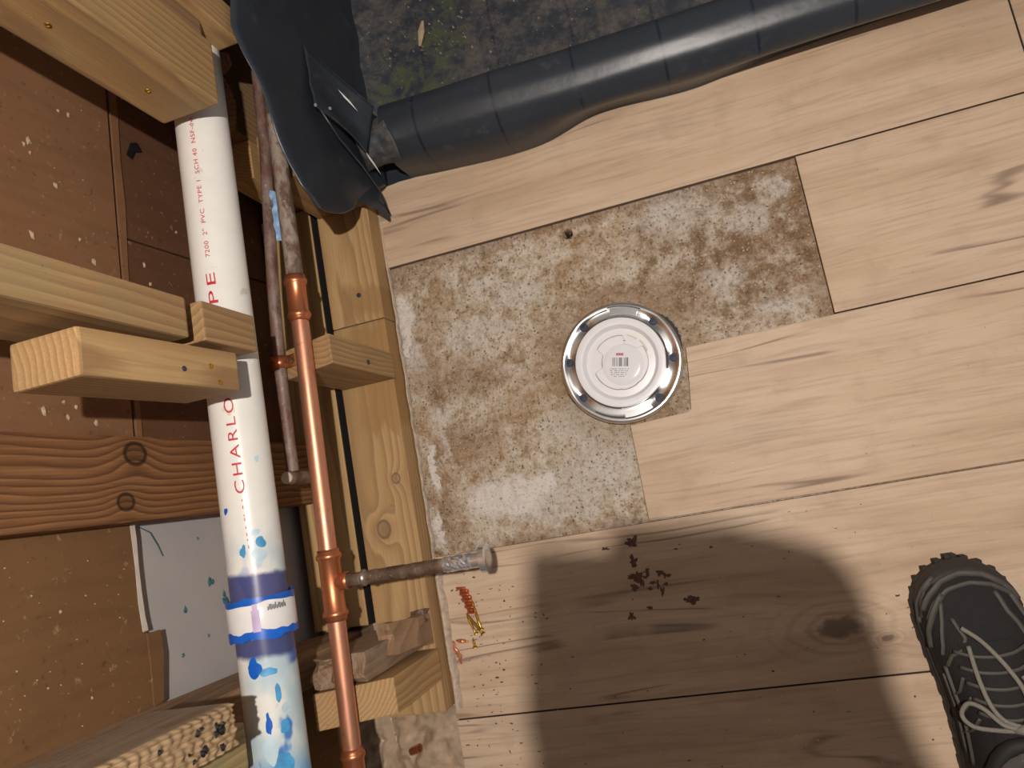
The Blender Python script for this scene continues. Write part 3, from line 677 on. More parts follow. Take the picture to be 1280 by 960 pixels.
dash = [box(-.0008, .0008, 0, random.uniform(.002, .006), 0, .0002, 0) for _ in range(7)]
def on_pipe(y, th, w, h, R=PR, off=.0006):
    n = 5; V = []; F = []
    for i in range(n + 1):
        a = math.radians(th) + (i / n - .5) * w / R
        for yy in (y, y + h): V.append((PX + (R + off) * math.sin(a), yy, PZ + (R + off) * math.cos(a)))
    return V, [[2 * i, 2 * i + 1, 2 * i + 3, 2 * i + 2] for i in range(n)]
part('print_marks', join(*[on_pipe(.047 - .007 * k - .001 * (k % 3), 24 + .3 * k, .0008, .002 + .0014 * (k % 2)) for k in range(8)]), M['red_ink'], po_)
part('print_marks', join(*[on_pipe(-.069 + .0009 * (k % 2), 46 + 2.6 * k, .0012, .0042 + .001 * (k % 3), .0355) for k in range(13)]), M['grey_ink'], cf)
part('primer_drip', join(on_pipe(-.088, 25, .008, .022, .0355), on_pipe(-.066, 25, .005, .006, .0355)), M['violet'], cf)

# ================================================================ copper supply line
def cux(y): return -.4805 - .0105 * (0.33 - y) / .58
CZ = .2275
cp_ = thing('copper_pipe', 'bright copper supply pipe with sweat fittings running along the studs', 'pipe', (-.486, 0, CZ))
ax = Vector((cux(.33) - cux(-.25), .58, 0)).normalized()
def at(y): return Vector((cux(y), y, CZ))
part('pipe', tube([at(.30), at(0), at(-.30), at(-.55)], .0111, 28), M['copper'], cp_, smooth='auto')
def fitting(y0, y1, name, r=.0128, bead=.0150):
    L = (at(y0) - at(y1)).length
    pr_ = [(0, .0113), (0, r), (.004, r), (.006, bead - .0006), (.0085, bead), (.011, bead - .0006), (.0135, r), (L / 2, r * .985), (L - .0135, r), (L - .011, bead - .0006), (L - .0085, bead), (L - .006, bead - .0006), (L - .004, r), (L, r), (L, .0113)]
    return part(name, revolve(pr_, at(y1), at(y0) - at(y1), 32, False, False), M['copper_fit'], cp_, smooth=True)
fitting(.332, .270, 'pipe_coupling')
te = fitting(-.022, -.108, 'pipe_tee', .0134, .0158)
fitting(-.255, -.315, 'pipe_coupling')
BY = -.0625
part('tee_branch', revolve([(0, .0100), (.018, .0100), (.0195, .0112), (.022, .0112), (.024, .0098)], (cux(BY), BY, CZ), (1, 0, 0), 24, False, False), M['copper_fit'], te, smooth='auto')
# stub-out with chrome end
so = thing('supply_stub', 'tarnished copper stub-out with crumpled chrome sleeve and end nut', 'pipe', (-.38, BY, CZ - .01))
part('pipe', revolve([(0, .0079), (.175, .0079)], (cux(BY) + .022, BY, CZ), (1, 0, 0), 24), M['copper_old'], so, smooth='auto')
part('solder_ring', revolve([(0, .008), (.001, .0098), (.0035, .0102), (.006, .008)], (-.446, BY, CZ), (1, 0, 0), 24, False, False), M['solder'], so, smooth=True)
def crust(u, v):
    a = 2 * math.pi * v; x = -.438 + u * .105; r = .0081 + .0016 * nz((x * 90, math.cos(a) * 2, math.sin(a) * 2)) + .0006 * nz((x * 240, math.cos(a) * 4, math.sin(a) * 4))
    return (x, BY + r * math.cos(a), CZ + r * math.sin(a))
part('corroded_sleeve', grid(crust, 40, 20), M['copper_old'], so, smooth=True)
def crumple(u, v):
    a = 2 * math.pi * v; x = -.338 + u * .036; e = .35 if u in (0, 1) else 1
    r = .0088 + .0022 * abs(nz((x * 150, math.cos(a) * 1.6, math.sin(a) * 1.6))) * e
    return (x, BY + r * math.cos(a), CZ + r * math.sin(a))
part('chrome_sleeve', grid(crumple, 12, 18), M['chrome'], so, smooth=False)
part('valve_neck', revolve([(0, .0092), (.016, .0092)], (-.303, BY, CZ), (1, 0, 0), 10), M['chrome'], so, smooth='auto')
part('end_nut', revolve([(0, .0148), (.0008, .0162), (.0075, .0162), (.0085, .0150), (.0088, .009)], (-.2915, BY, CZ), (1, 0, 0), 32), M['chrome'], so, smooth='auto')

# ---------------------------------------------------------------- old pipes
o2 = thing('old_pipe', 'old grey green painted pipe joining the bright copper coupling', 'pipe', (-.478, .5, CZ - .011))
part('pipe', tube([(cux(.33), .30, CZ), (-.4785, .45, CZ + .001), (-.476, .6, CZ + .002), (-.475, .9, CZ + .003)], .0109, 24), M['pipe_b'], o2, smooth='auto')
def scrap(u, v):
    y = .385 + u * .070; x = -.4975 + v * .016 + .003 * nz((u * 5, v * 3, 0)); return (x, y - v * .006, CZ + .004 - .012 * v * v + .004 * nz((u * 6, v * 4, 3)))
part('blue_tape_scrap', grid(scrap, 10, 4), M['tape_blue'], o2)
o1 = thing('old_pipe', 'thin rusty brown pipe strapped to the stub, ending in a capped stub', 'pipe', (-.53, .35, .2))
part('pipe', tube([(-.507, .66, .206), (-.510, .535, .207), (-.5265, .34, .207), (-.5345, .235, .2035), (-.5405, .16, .196), (-.5465, .0865, .187)], .0082, 20), M['pipe_a'], o1, smooth='auto')
part('capped_end', revolve([(0, .0085), (.004, .0094), (.048, .0094), (.0515, .0088), (.0525, .0075)], (-.5475, .0775, .150), (0, 0, 1), 24), M['copper_old'], o1, smooth='auto')
part('cap_face', revolve([(0, .0080), (.0006, .0078)], (-.5475, .0775, .2022), (0, 0, 1), 24), M['cap_top'], o1)
# strap clamp on the stub
cl = thing('pipe_strap', 'small copper strap with brass screw holding the thin rusty pipe', 'strap', (-.53, .229, .194))
cyc = .2295
arc = [(-.5345 + .0095 * math.cos(a), .2035 + .0095 * math.sin(a)) for a in [math.pi * k / 10 for k in range(11)]]
prof = [(-.512, .2022), (-.5235, .1995)] + arc + [(-.5445, .196), (-.556, .1945)]
V = []; F = []
for i, (x, z) in enumerate(prof):
    for yy in (-.0085, .0085): V.append((x, cyc + yy, z))
for i in range(len(prof) - 1): F.append([2 * i, 2 * i + 1, 2 * i + 3, 2 * i + 2])
ob_ = part('strap_band', (V, F), M['copper_fit'], cl, smooth=True); so_ = ob_.modifiers.new('s', 'SOLIDIFY'); so_.thickness = .0014; so_.offset = 1
part('washer', revolve([(0, .0068), (.0012, .0066), (.0014, .004)], (-.5180, .2285, .2010), (-.3, 0, 1), 20), M['brass'], cl, smooth='auto')
part('screw', revolve([(0, .0042), (.002, .0038), (.0028, .002), (.0012, .0015)], (-.5180, .2285, .2022), (-.3, 0, 1), 16), M['copper_old'], cl, smooth='auto')

# ================================================================ toilet flange
FC = Vector((-.1120, .1605, 0))
fl = thing('toilet_flange', 'round stainless toilet flange with white test cap set in the concrete', 'flange', (FC.x, FC.y, -.008))
def ring_prof(a):
    return None
BA = [40, -7, -54.5, -148, 168, 124]
def bowl(u, v):
    a = 2 * math.pi * u; prof = [(.0560, .0085), (.0575, .0120), (.0610, .0135), (.0680, .0125), (.0760, .0125), (.0820, .0140), (.0850, .0135), (.0868, .0110), (.0872, .0060), (.0868, -.008)]
    k = v * (len(prof) - 1); i = min(int(k), len(prof) - 2); t = k - i
    r = prof[i][0] + (prof[i + 1][0] - prof[i][0]) * t; z = prof[i][1] + (prof[i + 1][1] - prof[i][1]) * t
    w_ = math.exp(-((r - .0725) / .0065) ** 2)
    for d in BA:
        dd = abs((math.degrees(a) - d + 180) % 360 - 180); z -= .0032 * w_ * math.exp(-(dd / 9) ** 2)
    return (FC.x + r * math.cos(a), FC.y + r * math.sin(a), z)
ring = part('steel_ring', grid(bowl, 180, 27), M['steel'], fl, smooth=True)
def arc_slab(a0, a1, r0, r1, z0, z1, n=20):
    V = []; F = []
    for i in range(n + 1):
        a = math.radians(a0 + (a1 - a0) * i / n)
        for (r, z) in ((r0, z0), (r1, z0), (r1, z1), (r0, z1)): V.append((FC.x + r * math.cos(a), FC.y + r * math.sin(a), z))
    for i in range(n):
        for k in range(4): F.append([4 * i + k, 4 * i + (k + 1) % 4, 4 * i + 4 + (k + 1) % 4, 4 * i + 4 + k])
    F.append([3, 2, 1, 0]); F.append([4 * n + k for k in range(4)]); return V, F
# keyhole bolt slots: dark slabs painting the shade along their edges
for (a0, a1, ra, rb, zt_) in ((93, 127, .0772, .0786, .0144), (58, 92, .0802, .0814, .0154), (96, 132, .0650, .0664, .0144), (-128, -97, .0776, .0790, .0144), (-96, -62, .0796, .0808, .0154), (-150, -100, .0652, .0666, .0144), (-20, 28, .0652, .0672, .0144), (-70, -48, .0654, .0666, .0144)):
    part('slot_shade', arc_slab(a0, a1, ra, rb, .0095, zt_), M['groove_shade'], ring)
for (a0, a1) in ((60, 90), (-96, -66)):
    part('slot_lip', arc_slab(a0, a1, .0695, .0792, .0095, .0143), M['steel'], ring)
for d in BA:
    r = .0748; a = math.radians(d); p = (FC.x + r * math.cos(a), FC.y + r * math.sin(a), .0090)
    part('flange_screw', revolve([(0, .0062), (.0016, .0062), (.0026, .0052), (.0028, .0022), (.0014, .0018)], p, (0, 0, 1), 18), M['screw_steel'], fl, smooth='auto')
hub = part('white_hub', revolve([(0, .0555), (.0215, .0560), (.0240, .0640), (.0250, .0640), (.0255, .0625), (.0245, .0540), (.0190, .0505), (.0160, .0490), (.0160, .0001)], (FC.x, FC.y, -.0085), (0, 0, 1), 96, True, False), M['white_cap'], fl, smooth='auto')
cap = part('test_cap', revolve([(0, .0495), (.0006, .0490), (.0016, .0400), (.0022, .0001)], (FC.x, FC.y, .0076), (0, 0, 1), 64, True, False), M['white_cap'], fl, smooth='auto')
zt = .0100
part('hub_gap_shade', arc_slab(0, 360, .0646, .0654, .0100, .0139, 90), M['groove_shade'], ring)  # dark ring painting the shade between hub and steel
for (a0, a1, r0, r1) in ((-160, -95, .0372, .0380), (-85, -60, .0380, .0386), (-30, 8, .0372, .0392), (12, 38, .0400, .0425), (44, 66, .0395, .0415), (66, 100, .0318, .0325), (104, 136, .0318, .0324), (150, 185, .0262, .0270)):
    part('cap_rib', arc_slab(a0, a1, r0, r1, zt - .002, zt + .0006, 12), M['groove_shade'] if r1 - r0 < .001 else M['chip_w'], cap)
kp = []
for k in range(120):
    th_ = k * 3.0; r_ = .0385
    for (c0, w0, dep) in ((50, 24, .0125), (165, 26, .0120), (-60, 5, .0012), (-100, 5, .0012)):
        dd = abs((th_ - c0 + 180) % 360 - 180)
        if dd < w0: r_ -= dep * min(1, (w0 - dd) / 6.0)
    kp.append((FC.x + r_ * math.cos(math.radians(th_)), FC.y + r_ * math.sin(math.radians(th_))))
part('knockout_gap_shade', prism([(FC.x + (p[0] - FC.x) * 1.028, FC.y + (p[1] - FC.y) * 1.028) for p in kp], .0085, .0102), M['gap_shade_grey'], cap)  # grey rim painting the shade around the knockout plate
part('knockout_plate', prism(kp, .0085, .0110, .0004), M['white_cap'], cap)
dome = part('label_dome', revolve([(0, .0300), (.0006, .0292), (.0014, .0220), (.0019, .0120), (.0021, .0001)], (FC.x + .003, FC.y - .004, .0107), (0, 0, 1), 64, True, False), M['clear_dome'], fl, smooth=True)
rx, ry = Vector((.977, -.213, 0)), Vector((.213, .977, 0))   # label is turned a little in the flange
def lab(cx, cy, w_, h_, z=.0130):
    c = FC + rx * cx + ry * cy
    return [c + rx * sx * w_ / 2 + ry * sy * h_ / 2 + Vector((0, 0, z)) for sx, sy in ((-1, -1), (1, -1), (1, 1), (-1, 1))], [[0, 1, 2, 3]]
bars = []; x = -.0105; rb = random.Random(5)
while x < .0105:
    w_ = rb.choice((.0004, .0007, .0011, .0015)); bars.append(lab(x + .000, .0005, w_, .0125)); x += w_ + rb.choice((.0005, .0008, .0013))
part('barcode', join(*bars), M['grey_ink'], dome)
part('red_mark', join(*[lab(-.0042 + .0021 * k - .001, .0115, .0017, .0036) for k in range(5)]), M['red_ink'], dome)
part('fine_print', join(*[lab(-.002 + rb.uniform(-.001, .001) + q * .0031, -.0095 - .0027 * row, rb.uniform(.0014, .0026), .0008) for row in range(5) for q in range(-4 + row // 2, 5 - row // 2)]), M['grey_ink'], dome)
# flat black sheets painting shade into the gap around the flange
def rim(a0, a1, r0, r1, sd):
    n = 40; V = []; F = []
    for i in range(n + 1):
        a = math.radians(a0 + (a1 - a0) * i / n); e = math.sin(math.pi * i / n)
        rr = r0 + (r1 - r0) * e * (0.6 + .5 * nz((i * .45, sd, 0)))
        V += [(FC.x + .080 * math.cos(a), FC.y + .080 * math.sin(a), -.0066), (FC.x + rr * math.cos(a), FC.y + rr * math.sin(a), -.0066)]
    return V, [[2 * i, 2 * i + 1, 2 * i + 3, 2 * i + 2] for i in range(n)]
part('gap_shade_sheet', rim(2, 48, .088, .0955, 2), M['flat_black'], fl); part('gap_shade_sheet', rim(190, 215, .087, .0925, 6), M['flat_black'], fl)

# ================================================================ shower pan liner
OE = [(-.47, .536), (-.444, .534), (-.346, .524), (-.239, .516), (-.185, .5145), (-.148, .517), (-.115, .527), (-.085, .5365), (-.04, .537), (.03, .531), (.073, .529), (.176, .540), (.284, .544), (.386, .545), (.8, .552), (1.9, .57)]
def oe(x): return interp(OE, x)[0]
CP = [(0, 0.0, .0012), (.06, .002, .012), (.16, .004, .045), (.28, .010, .075), (.38, .026, .096), (.48, .050, .105), (.58, .075, .103), (.68, .093, .090), (.78, .102, .055), (.88, .110, .022), (1, .135, .012)]
def curb(u, v):
    x = -.384 + (u ** 1.25) * 2.2; dy, z = interp(CP, v)
    ref = interp([(-.47, .520), (-.3, .516), (-.1, .510), (.1, .507), (.4, .505), (1.9, .500)], x)[0]
    k = min(1, max(0, (v - .03) / .24)); k = k * k * (3 - 2 * k)          # the skirt wanders, the roll above runs straight
    y = (oe(x) + dy) * (1 - k) + (ref + dy) * k
    b = math.sin(math.pi * min(v / .36, 1)); y -= .007 * math.exp(-((x + .24) / .10) ** 2) * b
    y += .002 * nz((x * 7, v * 3, 1)) * min(1, v * 5); z += .002 * nz((x * 6, v * 4, 7)) * min(1, v * 6)
    return (x, y, max(z, .0012))
lin_t = thing('shower_liner', 'grey black rubber shower pan liner draped over curb and wall', 'liner', (0, .6, 0))
cs = part('curb_cover', grid(curb, 170, 66), M['liner'], lin_t, smooth=True); sm_ = cs.modifiers.new('m', 'SMOOTH'); sm_.factor = .5; sm_.iterations = 14; cs.data.transform(Matrix.Translation((0, .6, 0))); cs.location = (0, -.6, 0)
def pan(u, v):
    x = -.452 + u * 2.3; y = .625 + v * .78; z = .0095 + .002 * nz((x * 8, y * 8, 2)) + .03 * math.exp(-((x + .452) / .03) ** 2)
    return (x, y, z)
pn = part('pan_floor', grid(pan, 90, 40), M['liner_pan'], lin_t, smooth=True); pn.data.transform(Matrix.Translation((0, .6, 0))); pn.location = (0, -.6, 0)
FT = [(.402, .236, .244), (.412, .20, .258), (.4235, .168, .272), (.45, .118, .284), (.469, .10, .291), (.50, .05, .306), (.526, .004, .3255), (.56, .004, .350), (.594, .004, .363), (.627, .004, .359), (.8, .004, .365), (1.4, .004, .37)]
def flap(u, v):
    y = .402 + (u ** 1.6) * .99; zb, zt_ = interp(FT, y); z = zb + (zt_ - zb) * v
    x = -.431 + .010 * math.exp(-((y - .40) / .04) ** 2) + .006 * nz((y * 14, z * 9, 3)) + .010 * math.exp(-(z / .03) ** 2)
    if v > .9: x -= .004 * ((v - .9) / .1) ** 2
    return (x, y, z)
fp = part('wall_flap', grid(flap, 80, 30), M['liner'], lin_t, smooth=True); fp.data.transform(Matrix.Translation((0, .6, 0))); fp.location = (0, -.6, 0)
fs = fp.modifiers.new('s', 'SOLIDIFY'); fs.thickness = .0012
# pointed tip hanging over the plate edge
def tipf(u, v):
    a = Vector((-.436, .470, .104)).lerp(Vector((-.428, .518, .036)), u); b = Vector((-.424, .462, .020))
    p = a.lerp(b, v); p.x += .006 * math.sin(math.pi * v) + .004 * math.sin(3 * u); return p
tp = part('corner_tip', grid(tipf, 8, 8), M['liner'], lin_t, smooth=True)
# pleat in the corner: doubled sheet leaning off the wall over the end of the curb
def ear(u, v):
    a = Vector((-.429, .655, .210)).lerp(Vector((-.384, .602, .104)), u); a.z -= .016 * math.sin(math.pi * u)
    b = Vector((-.424, .562, .214)).lerp(Vector((-.404, .530, .110)), u); b.x += .006 * math.sin(math.pi * u)
    p = a.lerp(b, v); p.x -= .014 * math.sin(math.pi * v) * math.sin(math.pi * u) * (1 - .3 * v); p.z += .006 * nz((u * 4, v * 4, 1)); p.x = max(p.x, -.4295 + .004 * u); return p
er = part('corner_fold', grid(ear, 26, 18), M['liner'], lin_t, smooth=True); es = er.modifiers.new('s', 'SOLIDIFY'); es.thickness = .0014
part('fold_rim', tube([ear(k / 20, 0) for k in range(21)], .0016, 8), M['liner'], lin_t, smooth=True)
part('fold_rim', tube([ear(.10 + k / 26, .08 + .9 * (k / 20) ** .6) for k in range(12)], .0014, 8), M['liner'], lin_t, smooth=True)
part('fold_rim', tube([Vector((-.420, .560, .205)), Vector((-.418, .535, .165)), Vector((-.412, .512, .115)), Vector((-.412, .492, .065)), Vector((-.418, .470, .025))], .0016, 8), M['liner'], lin_t, smooth=True)
def base_sheet(u, v):
    x = -.452 + u * .10; y = .528 + v * .11; return (x, y + .004 * nz((x * 30, 1, 1)), .0022 + .002 * abs(nz((x * 20, y * 20, 3))))
part('curb_foot', grid(base_sheet, 10, 10), M['liner'], lin_t, smooth=True)
def barrel(u, v):
    a = math.pi * (v * 1.15 - .1); x = -.424 + u * .056; r = .037 * (1 - .12 * math.sin(math.pi * u) - .10 * (u - .5) ** 2)
    return (x + .006 * math.sin(a * 2), .565 + r * -math.cos(a) * 1.05, .070 + r * math.sin(a) + .003 * nz((u * 4, v * 5, 0)))
br = part('curb_end_wrap', grid(barrel, 12, 20), M['liner_pan'], lin_t, smooth=True); es = br.modifiers.new('s', 'SOLIDIFY'); es.thickness = .0016
def sliver(p, q, w_):
    p, q = Vector(p), Vector(q); d = (q - p).normalized(); s_ = d.cross(Vector((.3, -.2, 1))).normalized() * w_
    return [p, p.lerp(q, .35) + s_, q, p.lerp(q, .55) - s_], [[0, 1, 2, 3]]
part('fold_glint', sliver((-.408, .607, .166), (-.394, .580, .140), .0015), M['glint_white'], lin_t); part('fold_glint', sliver((-.404, .535, .118), (-.398, .506, .082), .0014), M['glint_white'], lin_t)  # pale slivers painting glints onto the fold edges
for p in ((-.4215, .562, .215), (-.414, .568, .188)): part('nail_head', revolve([(0, .0026), (.0012, .0022), (.0016, .0001)], p, (.8, -.2, .5), 12, True, False), M['chrome'], lin_t, smooth='auto')
# grit and mortar crumbs lying in the pan
V = []; F = []; rp = random.Random(11)
for k in range(160):
    x = rp.gauss(-.30, .07); y = .70 + abs(rp.gauss(0, .09)) if k < 120 else rp.uniform(.66, 1.0)
    if k >= 120: x = rp.uniform(-.40, .2)
    s_ = rp.uniform(.0012, .0032); b = len(V)
    V += [(x + s_ * rp.uniform(-1, 1), y + s_ * rp.uniform(-1, 1), .0105), (x + s_, y - s_, .0105), (x, y + s_, .0105), (x, y, .0112 + s_ * 1.3)]; F += [[b, b + 1, b + 3], [b + 1, b + 2, b + 3], [b + 2, b, b + 3]]
crumbs = part('mortar_crumbs', (V, F), M['chip'], None); tag(crumbs, 'pale mortar crumbs scattered on the dark shower liner', 'crumbs', kind='stuff')
def stick(p, q, w_):
    return box(-.5, .5, -.5, .5, 0, 1, .1, fn=None)
wc = part('wood_sliver', tube([(-.325, .735, .014), (-.317, .755, .019), (-.313, .775, .015)], [.0025, .006, .002], 7, squash=(0, 0, 1)), M['chip']); tag(wc, 'small pale splinter lying on the dark liner beside the green dirt', 'splinter')
part_mortar = part('pan_bed', box(-.47, 1.9, .626, 1.45, -.009, .006, .002), M['rubble']); tag(part_mortar, None, None, kind='structure'); part_mortar.name = 'floor_shower'

# ================================================================ thinset bead along the plate
def bead(u, v):
    y = .50 - u * .785; a = math.pi * v * .9
    q_ = min(1, max(0, (-.06 - y) / .04)); h = .001 + .004 * nz((y * 30, 0, 1)) + .010 * q_; w_ = .0022 + .002 * nz((y * 40, 3, 0)) + .0045 * q_
    return (-.4480 + (1 - math.cos(a)) * w_ * .9, y, -.008 + max(0, math.sin(a)) * (h + .010) + .001 * nz((y * 120, v * 5, 0)))
tag(part('thinset_bead', grid(bead, 220, 7), M['caulk'], smooth=True), 'crumbly white thinset bead along the pine bottom plate', 'thinset')
# broken mortar beyond the plate end
def rub(u, v):
    x = -.66 + u * .212; y = -.70 + v * .418
    z = -.006 + .026 * abs(nz((x * 17, y * 17, 3))) + .010 * nz((x * 45, y * 45, 5)) + .005 * nz((x * 110, y * 110, 1))
    d = abs(x + .560 + .012 * nz((y * 20, 1, 1)))
    if d < .014: z = min(z, -.012 + d * .6)
    if x > -.463: z = min(z, -.002)
    return (x, y, z)
tag(part('broken_mortar', grid(rub, 60, 100), M['rubble'], smooth=True), 'rough broken mortar past the lower end of the pine plate', 'mortar')
tag(part('pipe_offcut', revolve([(0, .0055), (.016, .0055), (.016, .0045), (.002, .0042)], (-.522, -.334, .016), (.9, .25, .2), 18, True, True), M['copper_fit'], smooth='auto'), 'tiny copper pipe offcut on the broken mortar', 'pipe offcut')

# ================================================================ things dropped on the tiles
def wood_screw(p, q, label, r=.0023):
    p, q = Vector(p), Vector(q); d = q - p; L = d.length
    t = thing('brass_screw', label, 'screw', (p + q) / 2 - Vector((0, 0, .003)), 'brass screws on the floor tile')
    pr_ = [(0, .0002), (.004, r * .8)]
    z = .004
    while z < L * .66: pr_ += [(z, r * .78), (z + .0006, r * 1.15), (z + .0012, r * .78)]; z += .0016
    pr_ += [(z, r * .85), (L - .004, r * .85)]
    part('shank', revolve(pr_, p, d, 10), M['brass'], t, smooth='auto')
    part('head', revolve([(0, r * .85), (.003, r * 2.1), (.0036, r * 2.1), (.0036, r * .8), (.002, r * .5)], p + d * ((L - .004) / L), d, 14), M['brass'], t, smooth='auto')
wood_screw((-.4085, -.1535, .0028), (-.3865, -.1865, .0042), 'brass screw crossing on top of the other two by the copper strap')
wood_screw((-.3970, -.1350, .0024), (-.3885, -.1800, .0036), 'brass screw lying rightmost, its tip against the copper strap')
wood_screw((-.4080, -.1570, .0022), (-.3975, -.1850, .0036), 'brass screw lying leftmost under the crossing screw', .002)
wood_screw((-.4045, -.1890, .0024), (-.4028, -.2040, .0036), 'shortest brass screw, apart below the crossed pair', .0021)
def strap(u, v):
    t = u; y = -.1135 - t * .040; z = .004 + .0032 * math.sin(t * 2 * math.pi * 4.2) ; x = -.4155 + t * .010 + v * (.0155 - .003 * abs(t - .5))
    if t < .12: z += .003
    return (x, y - v * .0015, max(z, .0006))
cst = part('copper_strap', grid(strap, 60, 3), M['copper_fit'], smooth=True); tag(cst, 'little wavy copper strap lying on the tile above the screws', 'strap')
sx = cst.modifiers.new('s', 'SOLIDIFY'); sx.thickness = .0009
for i, (pts, lb) in enumerate((([(-.436, -.190, .002), (-.432, -.203, .006), (-.4285, -.212, .003), (-.4295, -.224, .001)], 'long orange copper shaving curl on the tile near the plate'), ([(-.431, -.190, .0015), (-.422, -.191, .004), (-.4135, -.1935, .0012)], 'short orange copper shaving beside the small screw'))):
    P_ = []
    for k in range(13):
        t = k / 12 * (len(pts) - 1); j = min(int(t), len(pts) - 2); P_.append(Vector(pts[j]).lerp(Vector(pts[j + 1]), t - j) + Vector((.0012 * math.sin(k * 1.7), 0, .001 * abs(math.cos(k)))))
    tag(part('copper_shaving', tube(P_, [.0008 + .0022 * math.sin(math.pi * (k + .6) / 13.2) for k in range(13)], 7, squash=(0, 0, 1)), copper_mat('shaving%d' % i, (232, 160, 112), (206, 126, 84), .4), smooth=True), lb, 'shaving')
def blot(x, y, rx_, ry_, sd, n=22, z=.0006):
    V = [(x, y, z + .0006)]
    for k in range(n):
        a = 2 * math.pi * k / n; r = .62 + .75 * nz((math.cos(a) * 1.6, math.sin(a) * 1.6, sd)) + .3 * nz((math.cos(a) * 4, math.sin(a) * 4, sd))
        V.append((x + 1.3 * rx_ * r * math.cos(a), y + 1.3 * ry_ * r * math.sin(a), .0002))
    return V, [[0, 1 + k, 1 + (k + 1) % n] for k in range(n)]
bl = [blot(-.148, -.090, .011, .008, 1), blot(-.151, -.117, .006, .009, 2), blot(-.150, -.137, .010, .008, 3), blot(-.158, -.1365, .007, .004, 13), blot(-.1465, -.146, .0035, .010, 4), blot(-.157, -.152, .008, .005, 5), blot(-.135, -.133, .006, .005, 6), blot(-.139, -.139, .004, .003, 7), blot(-.118, -.137, .009, .004, 8), blot(-.111, -.142, .005, .004, 9), blot(-.124, -.151, .003, .006, 10), blot(-.120, -.161, .003, .008, 11), blot(-.131, -.148, .005, .0025, 12), blot(-.113, -.152, .004, .0025, 14), blot(-.082, -.178, .009, .005, 15), blot(-.09, -.176, .005, .003, 16), blot(-.168, -.189, .005, .006, 17), blot(-.141, -.181, .005, .003, 18), blot(-.136, -.156, .004, .002, 19), blot(-.186, -.093, .007, .003, 20)]
tag(part('dried_adhesive', join(*bl), M['adhesive']), 'dark brown splatter of dried adhesive on the tile in the shadow', 'stain', kind='stuff')
# pale grit on the tiles
V = []; F = []; rg = random.Random(21)
for k in range(260):
    x = rg.uniform(-.42, .3); y = rg.uniform(-.42, -.08); s_ = rg.choice((.0006, .0009, .0012, .0018))
    if rg.random() < .2: x, y = rg.uniform(.0, .55), rg.uniform(-.05, .5)
    if -.12 > x and y > -.06: continue
    if y > .17 and x < .18: continue
    b = len(V); a = rg.uniform(0, 6.28); dx, dy = math.cos(a) * s_, math.sin(a) * s_; kx = rg.uniform(.25, .6)
    V += [(x - dx, y - dy, .0003), (x + dy * kx, y - dx * kx, .0003), (x + dx, y + dy, .0003), (x - dy * kx, y + dx * kx, .0003), (x, y, .0003 + s_ * .5)]
    F += [[b, b + 1, b + 4], [b + 1, b + 2, b + 4], [b + 2, b + 3, b + 4], [b + 3, b, b + 4]]
DV = []; DF = []; rd = random.Random(8)
for k in range(150):
    x = -.44 + abs(rd.gauss(0, .09)); y = rd.uniform(-.38, -.09)
    if k > 110: x, y = rd.uniform(-.2, .2), rd.uniform(-.40, -.08)
    g_ = blot(x, y, rd.choice((.0008, .0012, .002, .003)), rd.choice((.0006, .001, .0015)), k * 1.3, 8, .0003); n0 = len(DV); DV += g_[0]; DF += [[q + n0 for q in f] for f in g_[1]]
tag(part('floor_dirt', (DV, DF), M['adhesive']), 'small brown dirt flecks on the tiles near the pine plate', 'dirt', kind='stuff')
tag(part('floor_grit', (V, F), M['chip_w']), 'tiny pale specks of grit scattered over the wood look tiles', 'grit', kind='stuff')
V = []; F = []; rg = random.Random(33)
for k in range(420):
    x = rg.uniform(-.44, .17); y = rg.uniform(-.05, .385)
    if y < .165 and x > -.13: continue
    if (x - FC.x) ** 2 + (y - FC.y) ** 2 < .092 ** 2: continue
    s_ = rg.uniform(.0009, .0028); b = len(V)
    for q in range(5):
        a = q * 1.2566 + rg.uniform(-.3, .3); V.append((x + s_ * math.cos(a), y + s_ * math.sin(a) * .8, -.0095))
    V.append((x, y, -.0075 + s_ * .5)); F += [[b + q, b + (q + 1) % 5, b + 5] for q in range(5)]
tag(part('concrete_pebbles', (V, F), M['rubble'], smooth=True), 'small stones and crumbs set in the bare concrete patch', 'gravel', kind='stuff')

